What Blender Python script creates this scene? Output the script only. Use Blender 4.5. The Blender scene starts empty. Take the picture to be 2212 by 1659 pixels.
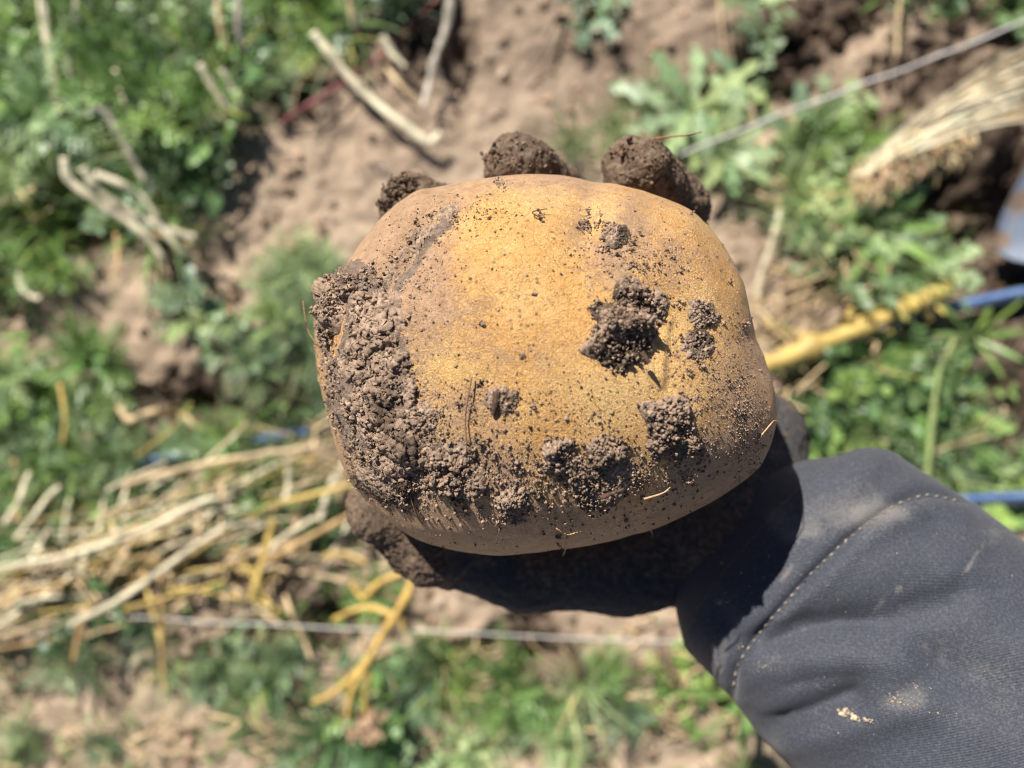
import bpy, bmesh, math, random
import numpy as np
from mathutils import Vector, Matrix
from mathutils.bvhtree import BVHTree

# ------------------------------------------------------------------ camera, sky, sun, exposure
sc = bpy.context.scene
CAMZ = 0.60                       # the phone is held about 60 cm above the bed, 20 cm above the potato
cam_d = bpy.data.cameras.new('camera')
cam_d.sensor_width = 36.0
cam_d.lens = 26.0
cam_d.clip_start = 0.01
cam_d.clip_end = 200.0
cam_d.dof.use_dof = True
cam_d.dof.focus_distance = 0.178
cam_d.dof.aperture_fstop = 6.7
cam = bpy.data.objects.new('camera', cam_d)
sc.collection.objects.link(cam)
cam.location = (0, 0, CAMZ)
sc.camera = cam

SUN_EL = math.radians(40)
SUN_XY = Vector((-0.53, 0.85)).normalized()          # towards the sun, on the ground
sdir = Vector((SUN_XY.x * math.cos(SUN_EL), SUN_XY.y * math.cos(SUN_EL), math.sin(SUN_EL)))
world = bpy.data.worlds.new('World')
sc.world = world
world.use_nodes = True
wn = world.node_tree
bg = wn.nodes['Background']
sky = wn.nodes.new('ShaderNodeTexSky')
sky.sky_type = 'NISHITA'
sky.sun_disc = False
sky.altitude = 2600.0
sky.air_density = 0.75
sky.dust_density = 0.4
sky.sun_elevation = SUN_EL
sky.sun_rotation = math.atan2(SUN_XY.x, SUN_XY.y)
wn.links.new(sky.outputs[0], bg.inputs[0])
bg.inputs[1].default_value = 0.050
sun_d = bpy.data.lights.new('sun', 'SUN')
sun_d.energy = 5.0
sun_d.angle = math.radians(0.53)
sun_d.color = (1.0, 0.945, 0.86)
sun = bpy.data.objects.new('sun', sun_d)
sc.collection.objects.link(sun)
sun.rotation_euler = sdir.to_track_quat('Z', 'Y').to_euler()
sc.view_settings.view_transform = 'Standard'
sc.view_settings.look = 'None'
sc.view_settings.exposure = 0.76
sc.view_settings.gamma = 1.0
sc.view_settings.use_curve_mapping = False
sc.cycles.use_denoising = True
sc.cycles.filter_width = 1.0
sc.cycles.sample_clamp_indirect = 4.0
sc.cycles.max_bounces = 6
sc.cycles.diffuse_bounces = 2
sc.cycles.glossy_bounces = 3
sc.cycles.transparent_max_bounces = 6

rng = np.random.default_rng(7)
random.seed(7)
KP = 36.0 / 26.0 / 2212.0         # metres per photo pixel (2212 wide) and metre of distance


def px(u, v, z=0.0):
    """photo point at a known height above the bed -> place in the world (metres)"""
    k = KP * (CAMZ - z)
    return Vector(((u - 1106.0) * k, (829.5 - v) * k, z))


def uv_of(P):
    k = 1.0 / (KP * (CAMZ - P[:, 2]))
    return 1106.0 + P[:, 0] * k, 829.5 - P[:, 1] * k


# ------------------------------------------------------------------ numpy noise
def _hash(ix, iy, iz, seed):
    h = (ix.astype(np.int64) * 374761393 + iy.astype(np.int64) * 668265263 + iz.astype(np.int64) * 2147483647 + seed * 974634777) & 0xffffffff
    h = ((h ^ (h >> 13)) * 1274126177) & 0xffffffff
    h = ((h ^ (h >> 16)) * 2246822519) & 0xffffffff
    return ((h ^ (h >> 15)) & 0xffffff) / float(0xffffff)


def vnoise(P, freq, seed=0):
    Q = np.asarray(P, dtype=np.float64) * freq + 137.31
    I = np.floor(Q).astype(np.int64)
    f = Q - I
    f = f * f * f * (f * (f * 6 - 15) + 10)
    r = 0.0
    for dx in (0, 1):
        wx = f[:, 0] if dx else 1 - f[:, 0]
        for dy in (0, 1):
            wy = f[:, 1] if dy else 1 - f[:, 1]
            for dz in (0, 1):
                wz = f[:, 2] if dz else 1 - f[:, 2]
                r = r + wx * wy * wz * _hash(I[:, 0] + dx, I[:, 1] + dy, I[:, 2] + dz, seed)
    return r * 2 - 1


def fbm(P, freq, octv=4, seed=0, gain=0.5):
    a, r, t = 1.0, 0.0, 0.0
    for o in range(octv):
        r = r + a * vnoise(P, freq * 2.03 ** o, seed + o * 17)
        t += a
        a *= gain
    return r / t


def worley(P, freq, seed=0):
    """distance to the nearest of scattered points, 0 .. about 1"""
    Q = np.asarray(P, float) * freq + 71.7
    I = np.floor(Q).astype(np.int64)
    f = Q - I
    best = np.full(len(Q), 9.0)
    for dx in (-1, 0, 1):
        for dy in (-1, 0, 1):
            for dz in (-1, 0, 1):
                a, b, c = I[:, 0] + dx, I[:, 1] + dy, I[:, 2] + dz
                d = (dx + _hash(a, b, c, seed) - f[:, 0]) ** 2 + (dy + _hash(a, b, c, seed + 1) - f[:, 1]) ** 2 + (dz + _hash(a, b, c, seed + 2) - f[:, 2]) ** 2
                best = np.minimum(best, d)
    return np.sqrt(best)


def crumble(P, seed=0):
    """relief of crumbly soil, about -1 .. 1"""
    Q = P + 0.0006 * np.stack([vnoise(P, 700, seed + 1), vnoise(P, 700, seed + 2), vnoise(P, 700, seed + 3)], -1)
    return 0.55 * (0.55 - worley(Q, 640, seed)) + 0.6 * (0.55 - worley(Q, 1350, seed + 7)) + 0.45 * fbm(P, 300, 3, seed + 11) + 0.55 * vnoise(P, 2600, seed + 13)


def sstep(x, a, b):
    t = np.clip((x - a) / (b - a), 0, 1)
    return t * t * (3 - 2 * t)


def seg_dist(u, v, pts):
    d = np.full(np.shape(u), 1e9)
    for (a, b) in zip(pts[:-1], pts[1:]):
        ax, ay = a[0], a[1]
        bx, by = b[0] - ax, b[1] - ay
        t = np.clip(((u - ax) * bx + (v - ay) * by) / (bx * bx + by * by + 1e-9), 0, 1)
        d = np.minimum(d, np.hypot(u - ax - t * bx, v - ay - t * by))
    return d


def in_poly(u, v, poly):
    u = np.asarray(u); v = np.asarray(v)
    c = np.zeros(u.shape, bool)
    n = len(poly)
    for i in range(n):
        x1, y1 = poly[i]
        x2, y2 = poly[(i + 1) % n]
        cond = ((y1 > v) != (y2 > v))
        xi = (x2 - x1) * (v - y1) / ((y2 - y1) + 1e-9) + x1
        c ^= cond & (u < xi)
    return c


# ------------------------------------------------------------------ mesh helpers
def mesh_np(name, V, F, col=None, smooth=True, uv=None):
    """V (n,3); F (m,k) array or list of such arrays; col (n,3) vertex colours"""
    me = bpy.data.meshes.new(name)
    Fs = F if isinstance(F, list) else [F]
    Fs = [np.asarray(f, dtype=np.int32) for f in Fs if len(f)]
    V = np.asarray(V, dtype=np.float32)
    me.vertices.add(len(V))
    me.vertices.foreach_set('co', V.ravel())
    idx = np.concatenate([f.ravel() for f in Fs])
    tot = np.concatenate([np.full(len(f), f.shape[1], np.int32) for f in Fs])
    st = np.concatenate([[0], np.cumsum(tot)[:-1]]).astype(np.int32)
    me.loops.add(len(idx))
    me.loops.foreach_set('vertex_index', idx)
    me.polygons.add(len(tot))
    me.polygons.foreach_set('loop_start', st)
    me.update(calc_edges=True)
    me.validate()
    if smooth:
        me.polygons.foreach_set('use_smooth', np.ones(len(me.polygons), bool))
    if col is not None:
        a = me.color_attributes.new('col', 'FLOAT_COLOR', 'POINT')
        c = np.ones((len(V), 4), np.float32)
        c[:, :3] = col
        a.data.foreach_set('color', c.ravel())
    if uv is not None:
        l = me.uv_layers.new(name='UVMap')
        l.data.foreach_set('uv', np.asarray(uv, np.float32)[idx].ravel())
    return me


def obj(name, me, mat=None, parent=None, **tags):
    o = bpy.data.objects.new(name, me)
    sc.collection.objects.link(o)
    if mat is not None and me is not None and not me.materials:
        me.materials.append(mat)
    if parent is not None:
        o.parent = parent
    for k, v in tags.items():
        if v is not None:
            o[k] = v
    return o


def empty(name, loc, **tags):
    o = obj(name, None, **tags)
    o.location = loc
    o.empty_display_size = 0.02
    return o


class Acc:
    """collects pieces of ONE mesh"""
    def __init__(s):
        s.V, s.F, s.C, s.n = [], {}, [], 0

    def add(s, V, F, C=(1, 1, 1)):
        V = np.asarray(V, float)
        for f in (F if isinstance(F, list) else [F]):
            f = np.asarray(f)
            if len(f):
                s.F.setdefault(f.shape[1], []).append(f + s.n)
        C = np.asarray(C, float)
        s.C.append(np.broadcast_to(C, (len(V), 3)) if C.ndim < 2 else C)
        s.V.append(V)
        s.n += len(V)

    def mesh(s, name, smooth=True):
        return mesh_np(name, np.concatenate(s.V), [np.concatenate(f) for f in s.F.values()], np.concatenate(s.C), smooth)


def spline(pts, n):
    """Catmull-Rom through the points, n samples"""
    P = np.asarray([tuple(p) for p in pts], float)
    if len(P) == 2:
        t = np.linspace(0, 1, n)[:, None]
        return P[0] * (1 - t) + P[1] * t
    E = np.vstack([2 * P[0] - P[1], P, 2 * P[-1] - P[-2]])
    t = np.linspace(0, len(P) - 1 - 1e-6, n)
    i = t.astype(int)
    f = (t - i)[:, None]
    a, b, c, d = E[i], E[i + 1], E[i + 2], E[i + 3]
    return 0.5 * ((2 * b) + (-a + c) * f + (2 * a - 5 * b + 4 * c - d) * f ** 2 + (-a + 3 * b - 3 * c + d) * f ** 3)


def tube(C, R, sides=8, flat=1.0, close=True):
    """tube round the centre line C (n,3), radii R; flat squashes it upright"""
    C = np.asarray(C, float)
    n = len(C)
    R = np.broadcast_to(np.asarray(R, float), (n,))
    T = np.gradient(C, axis=0)
    T /= np.linalg.norm(T, axis=1)[:, None] + 1e-12
    up = np.array([0, 0, 1.0])
    if abs(T[:, 2]).mean() > 0.8:
        up = np.array([1.0, 0.2, 0])
    S = np.cross(T, up)
    S /= np.linalg.norm(S, axis=1)[:, None] + 1e-12
    U = np.cross(S, T)
    a = np.linspace(0, 2 * np.pi, sides, endpoint=False)
    V = C[:, None, :] + R[:, None, None] * (np.cos(a)[None, :, None] * S[:, None, :] + flat * np.sin(a)[None, :, None] * U[:, None, :])
    V = V.reshape(-1, 3)
    i = np.arange(n - 1)[:, None] * sides
    j = np.arange(sides)[None, :]
    j2 = (j + 1) % sides
    F = np.stack([i + j, i + j2, i + sides + j2, i + sides + j], -1).reshape(-1, 4)
    if not close:
        return V, F
    V = np.vstack([V, C[0], C[-1]])
    k = np.arange(sides)
    F3 = np.vstack([np.stack([k * 0 + n * sides, (k + 1) % sides, k], -1), np.stack([k * 0 + n * sides + 1, (n - 1) * sides + k, (n - 1) * sides + (k + 1) % sides], -1)])
    return V, [F, F3]


def ico(sub):
    bm = bmesh.new()
    bmesh.ops.create_icosphere(bm, subdivisions=sub, radius=1.0)
    V = np.array([v.co[:] for v in bm.verts])
    F = np.array([[v.index for v in f.verts] for f in bm.faces])
    bm.free()
    return V, F


def crumb_variants(sub, n, amp, freq, seed):
    V, F = ico(sub)
    out = []
    for i in range(n):
        g = np.random.default_rng(seed + i)
        k = 1 + amp * fbm(V + 10 * i, freq, 3, seed + i) + g.normal(0, 0.24 if sub == 1 else 0.17, len(V))
        out.append((V * np.clip(k, 0.35, 1.9)[:, None] * np.array([1, 0.7 + 0.4 * g.random(), 0.5 + 0.4 * g.random()]), F))
    return out


CR0 = crumb_variants(1, 10, 0.75, 1.3, 1)        # 20 faces
CR1 = crumb_variants(2, 12, 0.80, 1.6, 50)       # 80 faces


def scatter_crumbs(acc, P, R, big=None, dark_share=0.06):
    """many crumbs of radius R at P"""
    P = np.asarray(P, float)
    R = np.asarray(R, float)
    n = len(P)
    if n == 0:
        return
    if big is None:
        big = R > 0.00042
    for sel, var in ((~big, CR0), (big, CR1)):
        ids = np.nonzero(sel)[0]
        if len(ids) == 0:
            continue
        vi = rng.integers(0, len(var), len(ids))
        for k in range(len(var)):
            s = ids[vi == k]
            if len(s) == 0:
                continue
            V, F = var[k]
            q = rng.normal(size=(len(s), 4))
            q /= np.linalg.norm(q, axis=1)[:, None]
            w, x, y, z = q.T
            M = np.stack([1 - 2 * (y * y + z * z), 2 * (x * y - z * w), 2 * (x * z + y * w), 2 * (x * y + z * w), 1 - 2 * (x * x + z * z), 2 * (y * z - x * w), 2 * (x * z - y * w), 2 * (y * z + x * w), 1 - 2 * (x * x + y * y)], -1).reshape(-1, 3, 3)
            W = np.einsum('nij,vj->nvi', M, V) * R[s][:, None, None] + P[s][:, None, :]
            m = len(V)
            FF = (F[None] + (np.arange(len(s)) * m)[:, None, None]).reshape(-1, 3)
            c = 0.55 + 0.75 * rng.random(len(s)) ** 1.2
            dark = rng.random(len(s)) < dark_share
            c[dark] *= 0.28
            warm = rng.normal(0, 0.05, len(s))
            C = np.stack([c * (1 + warm), c, c * (1 - warm)], -1)
            C = np.repeat(C, m, axis=0)
            acc.add(W.reshape(-1, 3), FF, C)


# ------------------------------------------------------------------ materials
class M:
    def __init__(s, name):
        s.m = bpy.data.materials.new(name)
        s.m.use_nodes = True
        s.t = s.m.node_tree
        s.b = s.t.nodes['Principled BSDF']
        s.b.inputs['Specular IOR Level'].default_value = 0.3

    def set(s, **k):
        for a, v in k.items():
            s.inp(s.b, a.replace('_', ' '), v)
        return s

    def inp(s, node, name, v):
        i = node.inputs[name]
        if isinstance(v, bpy.types.NodeSocket):
            s.t.links.new(v, i)
        elif isinstance(v, (tuple, list)) and len(v) == 3 and i.type == 'RGBA':
            i.default_value = (*v, 1)
        else:
            i.default_value = v

    def node(s, typ, ins=None, **props):
        n = s.t.nodes.new(typ)
        for a, v in props.items():
            setattr(n, a, v)
        for a, v in (ins or {}).items():
            s.inp(n, a, v)
        return n

    def coord(s, kind='Object'):
        return s.node('ShaderNodeTexCoord').outputs[kind]

    def noise(s, scale, detail=4, rough=0.55, co=None, dist=0.0):
        return s.node('ShaderNodeTexNoise', {'Scale': scale, 'Detail': detail, 'Roughness': rough, 'Distortion': dist, 'Vector': co if co is not None else s.coord()}).outputs['Fac']

    def ramp(s, fac, stops):
        n = s.node('ShaderNodeValToRGB', {'Fac': fac})
        e = n.color_ramp.elements
        while len(e) < len(stops):
            e.new(0.5)
        for el, (p, c) in zip(e, stops):
            el.position = p
            el.color = (*c, 1) if len(c) == 3 else c
        return n.outputs['Color']

    def mix(s, fac, a, b, mode='MIX'):
        n = s.node('ShaderNodeMix', data_type='RGBA', blend_type=mode)
        s.inp(n, 0, fac)
        for i, v in ((6, a), (7, b)):
            if isinstance(v, bpy.types.NodeSocket):
                s.t.links.new(v, n.inputs[i])
            else:
                n.inputs[i].default_value = (*v, 1)
        return n.outputs[2]

    def math(s, op, a, b=0.0, clamp=False):
        n = s.node('ShaderNodeMath', operation=op, use_clamp=clamp)
        s.inp(n, 0, a)
        s.inp(n, 1, b)
        return n.outputs[0]

    def attr(s, name='col'):
        return s.node('ShaderNodeAttribute', attribute_name=name)

    def sep(s, c):
        n = s.node('ShaderNodeSeparateColor')
        s.inp(n, 0, c)
        return n.outputs

    def bump(s, h, strength, dist, normal=None):
        n = s.node('ShaderNodeBump', {'Height': h, 'Strength': strength, 'Distance': dist})
        if normal is not None:
            s.t.links.new(normal, n.inputs['Normal'])
        return n.outputs[0]


def grey(v):
    return (v, v, v)


# crumbly soil that sticks to the potato, the glove and the sleeve
def soil_mat(name, c, scale=900, wet=0.0):
    m = M(name)
    n = m.noise(scale, 6, 0.7)
    base = m.ramp(n, [(0.28, tuple(x * 0.42 for x in c)), (0.52, c), (0.75, tuple(min(1, x * 1.45) for x in c))])
    base = m.mix(1.0, base, m.attr().outputs['Color'], 'MULTIPLY')
    m.set(Base_Color=base, Roughness=0.95, Normal=m.bump(m.noise(scale * 3, 5, 0.7), 0.9, 0.0006))
    m.b.inputs['Specular IOR Level'].default_value = 0.15 + wet
    return m.m


MAT_CRUMB = soil_mat('soil_crumb', (0.385, 0.272, 0.195))


# ------------------------------------------------------------------ the bed: soil sheet
def grid_axis(lo, hi, step, far):
    d = np.arange(lo, hi + step / 2, step)
    out, s, x = [], step * 1.5, 0.0
    while x < far:
        x += s
        s *= 1.45
        out.append(x)
    o = np.array(out)
    return np.concatenate([lo - o[::-1], d, hi + o])


MOIST_AND_SHADE = [(100, 160, 120, 110), (330, 330, 110, 110), (60, 480, 110, 90), (450, 250, 100, 90), (300, 80, 110, 80), (480, 1200, 260, 80), (150, 1250, 180, 70), (1780, 460, 90, 120), (1900, 850, 200, 110), (1250, 1480, 130, 70), (560, 1420, 130, 50), (1480, 300, 90, 70), (1950, 330, 180, 110), (2120, 420, 200, 200), (1700, 120, 110, 90), (2040, 150, 160, 90), (2010, 420, 260, 170), (2180, 540, 160, 230), (2230, 850, 150, 200), (2080, 300, 200, 120), (1980, 840, 160, 130), (2190, 60, 130, 110), (1890, 950, 200, 90),  # moist soil, plus blobs that paint the shade under the weeds
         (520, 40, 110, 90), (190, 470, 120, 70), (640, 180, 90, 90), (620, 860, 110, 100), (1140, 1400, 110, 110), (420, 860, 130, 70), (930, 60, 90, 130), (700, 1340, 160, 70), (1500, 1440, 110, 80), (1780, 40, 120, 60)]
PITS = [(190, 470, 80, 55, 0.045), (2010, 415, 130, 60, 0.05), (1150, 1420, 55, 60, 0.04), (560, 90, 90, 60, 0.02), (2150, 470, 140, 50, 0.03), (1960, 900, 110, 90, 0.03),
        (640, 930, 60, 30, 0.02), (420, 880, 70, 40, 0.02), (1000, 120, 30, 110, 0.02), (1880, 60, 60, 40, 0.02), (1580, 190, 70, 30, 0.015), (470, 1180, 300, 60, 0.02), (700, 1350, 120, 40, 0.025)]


def moist_shade_of(u, v):
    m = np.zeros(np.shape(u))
    for a, b, c, d in MOIST_AND_SHADE:
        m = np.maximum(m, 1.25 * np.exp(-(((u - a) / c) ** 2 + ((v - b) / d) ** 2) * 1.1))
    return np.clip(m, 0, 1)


def ground_h(X, Y):
    P = np.stack([X, Y, np.zeros_like(X)], -1)
    u = 1106 + X / (KP * CAMZ)
    v = 829.5 - Y / (KP * CAMZ)
    inside = np.exp(-np.maximum(0, np.hypot(X, Y) - 0.6) * 1.5)
    mo = moist_shade_of(u, v)
    h = 0.010 * fbm(P, 9, 3, 3) + 0.0055 * fbm(P, 45, 3, 5) + 0.0022 * fbm(P, 150, 3, 8)
    bil = np.abs(fbm(P, 30, 3, 21)) * 0.030 + np.abs(vnoise(P, 85, 33)) * 0.009
    h = h + mo * (bil - 0.006)
    for a, b, c, d, z in PITS:
        h = h - z * np.exp(-(((u - a) / c) ** 2 + ((v - b) / d) ** 2))
    return h * (0.35 + 0.65 * inside), mo


xs = grid_axis(-0.56, 0.56, 0.0022, 60.0)
ys = grid_axis(-0.44, 0.44, 0.0022, 60.0)
GX, GY = np.meshgrid(xs, ys, indexing='ij')
gh, gm = ground_h(GX.ravel(), GY.ravel())
GV = np.stack([GX.ravel(), GY.ravel(), gh], -1)
nx, ny = len(xs), len(ys)
ii, jj = np.meshgrid(np.arange(nx - 1), np.arange(ny - 1), indexing='ij')
k0 = (ii * ny + jj).ravel()
GF = np.stack([k0, k0 + ny, k0 + ny + 1, k0 + 1], -1)
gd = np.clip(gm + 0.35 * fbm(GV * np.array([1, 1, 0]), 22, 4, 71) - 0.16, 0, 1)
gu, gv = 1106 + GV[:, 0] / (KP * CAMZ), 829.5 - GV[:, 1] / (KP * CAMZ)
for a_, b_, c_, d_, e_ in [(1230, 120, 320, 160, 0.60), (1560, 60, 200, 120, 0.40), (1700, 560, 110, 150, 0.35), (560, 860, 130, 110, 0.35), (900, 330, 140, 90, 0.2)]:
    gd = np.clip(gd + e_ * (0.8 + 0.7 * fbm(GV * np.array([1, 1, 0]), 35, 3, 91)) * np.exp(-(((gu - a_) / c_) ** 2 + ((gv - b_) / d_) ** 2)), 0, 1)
m = M('dry_moist_and_shaded_soil')
at = m.sep(m.attr().outputs['Color'])
n1 = m.noise(60, 7, 0.65)
n2 = m.noise(420, 5, 0.7)
dry = m.ramp(n1, [(0.25, (0.26, 0.188, 0.130)), (0.5, (0.45, 0.340, 0.244)), (0.78, (0.59, 0.465, 0.345))])
wet = m.ramp(n1, [(0.25, (0.018, 0.012, 0.009)), (0.55, (0.058, 0.037, 0.027)), (0.8, (0.125, 0.082, 0.060))])  # moist soil colour, also used for the painted shade beneath weeds
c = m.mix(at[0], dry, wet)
c = m.mix(0.5, c, m.ramp(n2, [(0.3, grey(0.55)), (0.7, grey(1.25))]), 'MULTIPLY')
m.set(Base_Color=c, Roughness=0.97, Normal=m.bump(n2, 0.8, 0.002))
MAT_GROUND = m.m
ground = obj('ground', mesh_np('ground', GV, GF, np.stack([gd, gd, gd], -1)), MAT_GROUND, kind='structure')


def gz(u, v):
    p = px(u, v)
    h, _ = ground_h(np.array([p.x]), np.array([p.y]))
    return float(h[0])


# ------------------------------------------------------------------ potato
ZC = 0.390
OUT = [(690, 640), (740, 590), (800, 520), (855, 462), (920, 425), (1000, 397), (1080, 386), (1180, 383), (1280, 394), (1360, 410), (1430, 432), (1500, 465), (1545, 510),
       (1580, 560), (1605, 610), (1616, 665), (1628, 730), (1652, 790), (1668, 840), (1674, 900), (1665, 945), (1640, 1000), (1590, 1045), (1530, 1085), (1450, 1120),
       (1370, 1150), (1290, 1175), (1200, 1190), (1110, 1200), (1040, 1199), (970, 1186), (900, 1160), (850, 1125), (800, 1080), (760, 1040), (735, 980), (715, 910), (697, 850), (687, 780), (684, 700)]
C0 = px(1180, 800, ZC)
zs = ZC + 0.0118
oxy = np.array([[px(a, b, zs).x - C0.x, px(a, b, zs).y - C0.y] for a, b in OUT]) / 0.967
oth = np.arctan2(oxy[:, 1], oxy[:, 0])
orr = np.hypot(oxy[:, 0], oxy[:, 1])
od = np.argsort(oth)
oth, orr = oth[od], orr[od]
oth3 = np.concatenate([oth - 2 * np.pi, oth, oth + 2 * np.pi])
orr3 = np.concatenate([orr, orr, orr])
tt = np.linspace(-np.pi, np.pi, 721)
rr = np.interp(tt, oth3, orr3)
ker = np.exp(-np.linspace(-2, 2, 13) ** 2)
ker /= ker.sum()
rr = np.convolve(np.concatenate([rr[-13:-1], rr, rr[1:13]]), ker, 'same')[12:-12]
HT, HB, NE = 0.050, 0.040, 2.06


def pot_r(x, y):
    return np.interp(np.arctan2(y, x), tt, rr)


def pot_f(P):
    """about the signed distance to the potato"""
    x, y, z = P[:, 0] - C0.x, P[:, 1] - C0.y, P[:, 2] - ZC
    rho = np.hypot(x, y)
    r = pot_r(x, y)
    h = np.where(z > 0, HT, HB)
    return (((rho / r) ** NE + (np.abs(z) / h) ** NE) ** (1 / NE) - 1) * 0.045


D, PF = ico(8)
rho = np.hypot(D[:, 0], D[:, 1])
t = 1.0 / ((rho / pot_r(D[:, 0], D[:, 1])) ** NE + (np.abs(D[:, 2]) / np.where(D[:, 2] > 0, HT, HB)) ** NE) ** (1 / NE)
PV = D * t[:, None] + np.array(C0)
PN = D / np.array([1.35, 1.15, 0.85])
PN /= np.linalg.norm(PN, axis=1)[:, None]
U, Vv = uv_of(PV)
top = sstep(D[:, 2], -0.2, 0.1)
dsp = 0.0016 * fbm(PV, 22, 3, 4) + 0.0005 * fbm(PV, 90, 3, 9)
# the crease that parts the left lobe from the rest
CREASE = [(990, 455), (930, 500), (885, 555), (850, 610), (800, 680)]
dc = seg_dist(U, Vv, CREASE)
dsp -= top * 0.0022 * np.exp(-(dc / 24) ** 2)
dsp += top * 0.0016 * np.exp(-((seg_dist(U, Vv, [(905, 440), (845, 520), (790, 600)])) / 45) ** 2)
# eyes
EYES = [(1278, 478, 42, 60, 0.0026), (1425, 690, 55, 70, 0.0022), (1000, 1010, 60, 40, 0.0016)]
for a, b, cu, cv, z in EYES:
    dsp -= top * z * np.exp(-(((U - a) / cu) ** 2 + ((Vv - b) / cv) ** 2))
dsp += top * 0.0014 * np.exp(-(((U - 1335) / 45) ** 2 + ((Vv - 462) / 40) ** 2))
dsp += top * 0.0005 * np.exp(-(seg_dist(U, Vv, [(1450, 690), (1436, 760), (1425, 830)]) / 11) ** 2)
dsp -= top * 0.0004 * np.exp(-(seg_dist(U, Vv, [(1470, 700), (1456, 770), (1447, 840)]) / 12) ** 2)
# the broad dip right of the middle and the pale swelling left of it
dsp += top * 0.0010 * np.exp(-(((U - 1010) / 140) ** 2 + ((Vv - 640) / 150) ** 2))
dsp -= top * 0.0008 * np.exp(-(((U - 1235) / 70) ** 2 + ((Vv - 600) / 200) ** 2))
PV = PV + PN * dsp[:, None]
# dirt on the skin: red = thin dust and the browner flanks, green = thick crust of soil, blue = bare yellow patches
CRUST = [(700, 625), (735, 590), (790, 560), (830, 590), (845, 640), (875, 690), (905, 745), (905, 800), (890, 850), (905, 930), (925, 985), (890, 1030), (830, 1040), (790, 980), (745, 960), (715, 900), (690, 800), (680, 700)]
SKINSTRIP = [(745, 640), (735, 690), (722, 760)]
wob = 45 * fbm(PV, 130, 4, 31)
wob2 = 45 * fbm(PV, 130, 4, 47)
crust = in_poly(U + wob, Vv + wob2, CRUST).astype(float)
dpoly = seg_dist(U + wob, Vv + wob2, CRUST + CRUST[:1])
crust *= sstep(dpoly, 0, 28)
crust *= 1 - 0.95 * np.exp(-(seg_dist(U + wob * 0.3, Vv, SKINSTRIP) / 17) ** 4)
crust = np.maximum(crust, 0.75 * np.exp(-(seg_dist(U + wob * 0.6, Vv + wob2 * 0.6, [(960, 470), (905, 530), (865, 590), (845, 640)]) / 16) ** 2))
crust *= top
nz1 = fbm(PV, 60, 5, 61)
nz2 = fbm(PV, 260, 4, 67)
dust = 0.23 + 0.55 * nz1 + 0.30 * fbm(PV, 24, 3, 63) + 0.22 * nz2
dust += 0.40 * sstep(Vv, 920, 1110)
dust += 0.60 * np.exp(-(((U - 850) / 120) ** 2 + ((Vv - 560) / 150) ** 2))
dust += 0.30 * np.exp(-(((U - 930) / 70) ** 2 + ((Vv - 640) / 110) ** 2))
dust += 0.50 * sstep(U, 1420, 1620) * sstep(Vv, 600, 860)
dust += 0.30 * np.exp(-(((U - 1330) / 70) ** 2 + ((Vv - 560) / 70) ** 2))
dust += 0.50 * np.exp(-(((U - 850) / 150) ** 2 + ((Vv - 980) / 170) ** 2))
dust += 0.20 * np.exp(-(((U - 1080) / 140) ** 2 + ((Vv - 760) / 40) ** 2))
dust += 0.25 * sstep(-Vv, -470, -390)
dust -= 0.40 * np.exp(-(((U - 970) / 80) ** 2 + ((Vv - 790) / 55) ** 2))
dust -= 0.40 * np.exp(-(((U - 1330) / 110) ** 2 + ((Vv - 850) / 55) ** 2))
dust -= 0.30 * np.exp(-(((U - 1130) / 100) ** 2 + ((Vv - 600) / 130) ** 2))
dust -= 0.30 * np.exp(-(((U - 1530) / 60) ** 2 + ((Vv - 620) / 70) ** 2))
dust -= 0.25 * np.exp(-(((U - 1230) / 120) ** 2 + ((Vv - 900) / 60) ** 2))
dust += 0.24 * (1 - sstep(D[:, 2], 0.22, 0.62))  # browner towards the flanks, by surface tilt
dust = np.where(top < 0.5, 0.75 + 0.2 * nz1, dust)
bare = np.exp(-(((U - 1330) / 120) ** 2 + ((Vv - 860) / 60) ** 2)) + np.exp(-(((U - 1450) / 35) ** 2 + ((Vv - 700) / 50) ** 2)) + 1.3 * np.exp(-(((U - 1315) / 22) ** 2 + ((Vv - 465) / 14) ** 2)) + np.exp(-(((U - 970) / 90) ** 2 + ((Vv - 790) / 60) ** 2))
bare = bare * (0.75 + 0.5 * fbm(PV, 150, 3, 77))
PV = PV + PN * (crust * (0.0011 + 0.0013 * fbm(PV, 330, 4, 83) + 0.0008 * np.abs(vnoise(PV, 900, 85))) + 0.0 * dust)[:, None]
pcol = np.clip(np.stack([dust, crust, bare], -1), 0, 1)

m = M('potato_skin')
at = m.sep(m.attr().outputs['Color'])
co = m.coord()
nA = m.noise(55, 6, 0.6, co)
nB = m.noise(700, 5, 0.7, co)
nC = m.noise(1900, 4, 0.75, co)
skin = m.ramp(nA, [(0.28, (0.64, 0.325, 0.088)), (0.5, (0.72, 0.415, 0.145)), (0.75, (0.77, 0.500, 0.210))])
skin = m.mix(1.0, skin, m.ramp(nC, [(0.33, (0.93, 0.90, 0.87)), (0.5, (1.0, 1.0, 1.0)), (0.66, (1.06, 1.08, 1.12))]), 'MULTIPLY')
skin = m.mix(m.math('MULTIPLY', at[2], 0.6, True), skin, (0.70, 0.48, 0.19))
spk = m.ramp(nB, [(0.32, grey(1)), (0.44, grey(0))])
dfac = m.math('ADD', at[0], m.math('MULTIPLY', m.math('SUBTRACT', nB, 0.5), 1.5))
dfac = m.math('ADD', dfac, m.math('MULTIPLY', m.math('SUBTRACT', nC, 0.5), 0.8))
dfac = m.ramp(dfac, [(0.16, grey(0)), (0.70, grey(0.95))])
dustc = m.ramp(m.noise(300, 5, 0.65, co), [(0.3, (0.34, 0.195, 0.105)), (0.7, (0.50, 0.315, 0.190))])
c = m.mix(dfac, skin, dustc)
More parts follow.
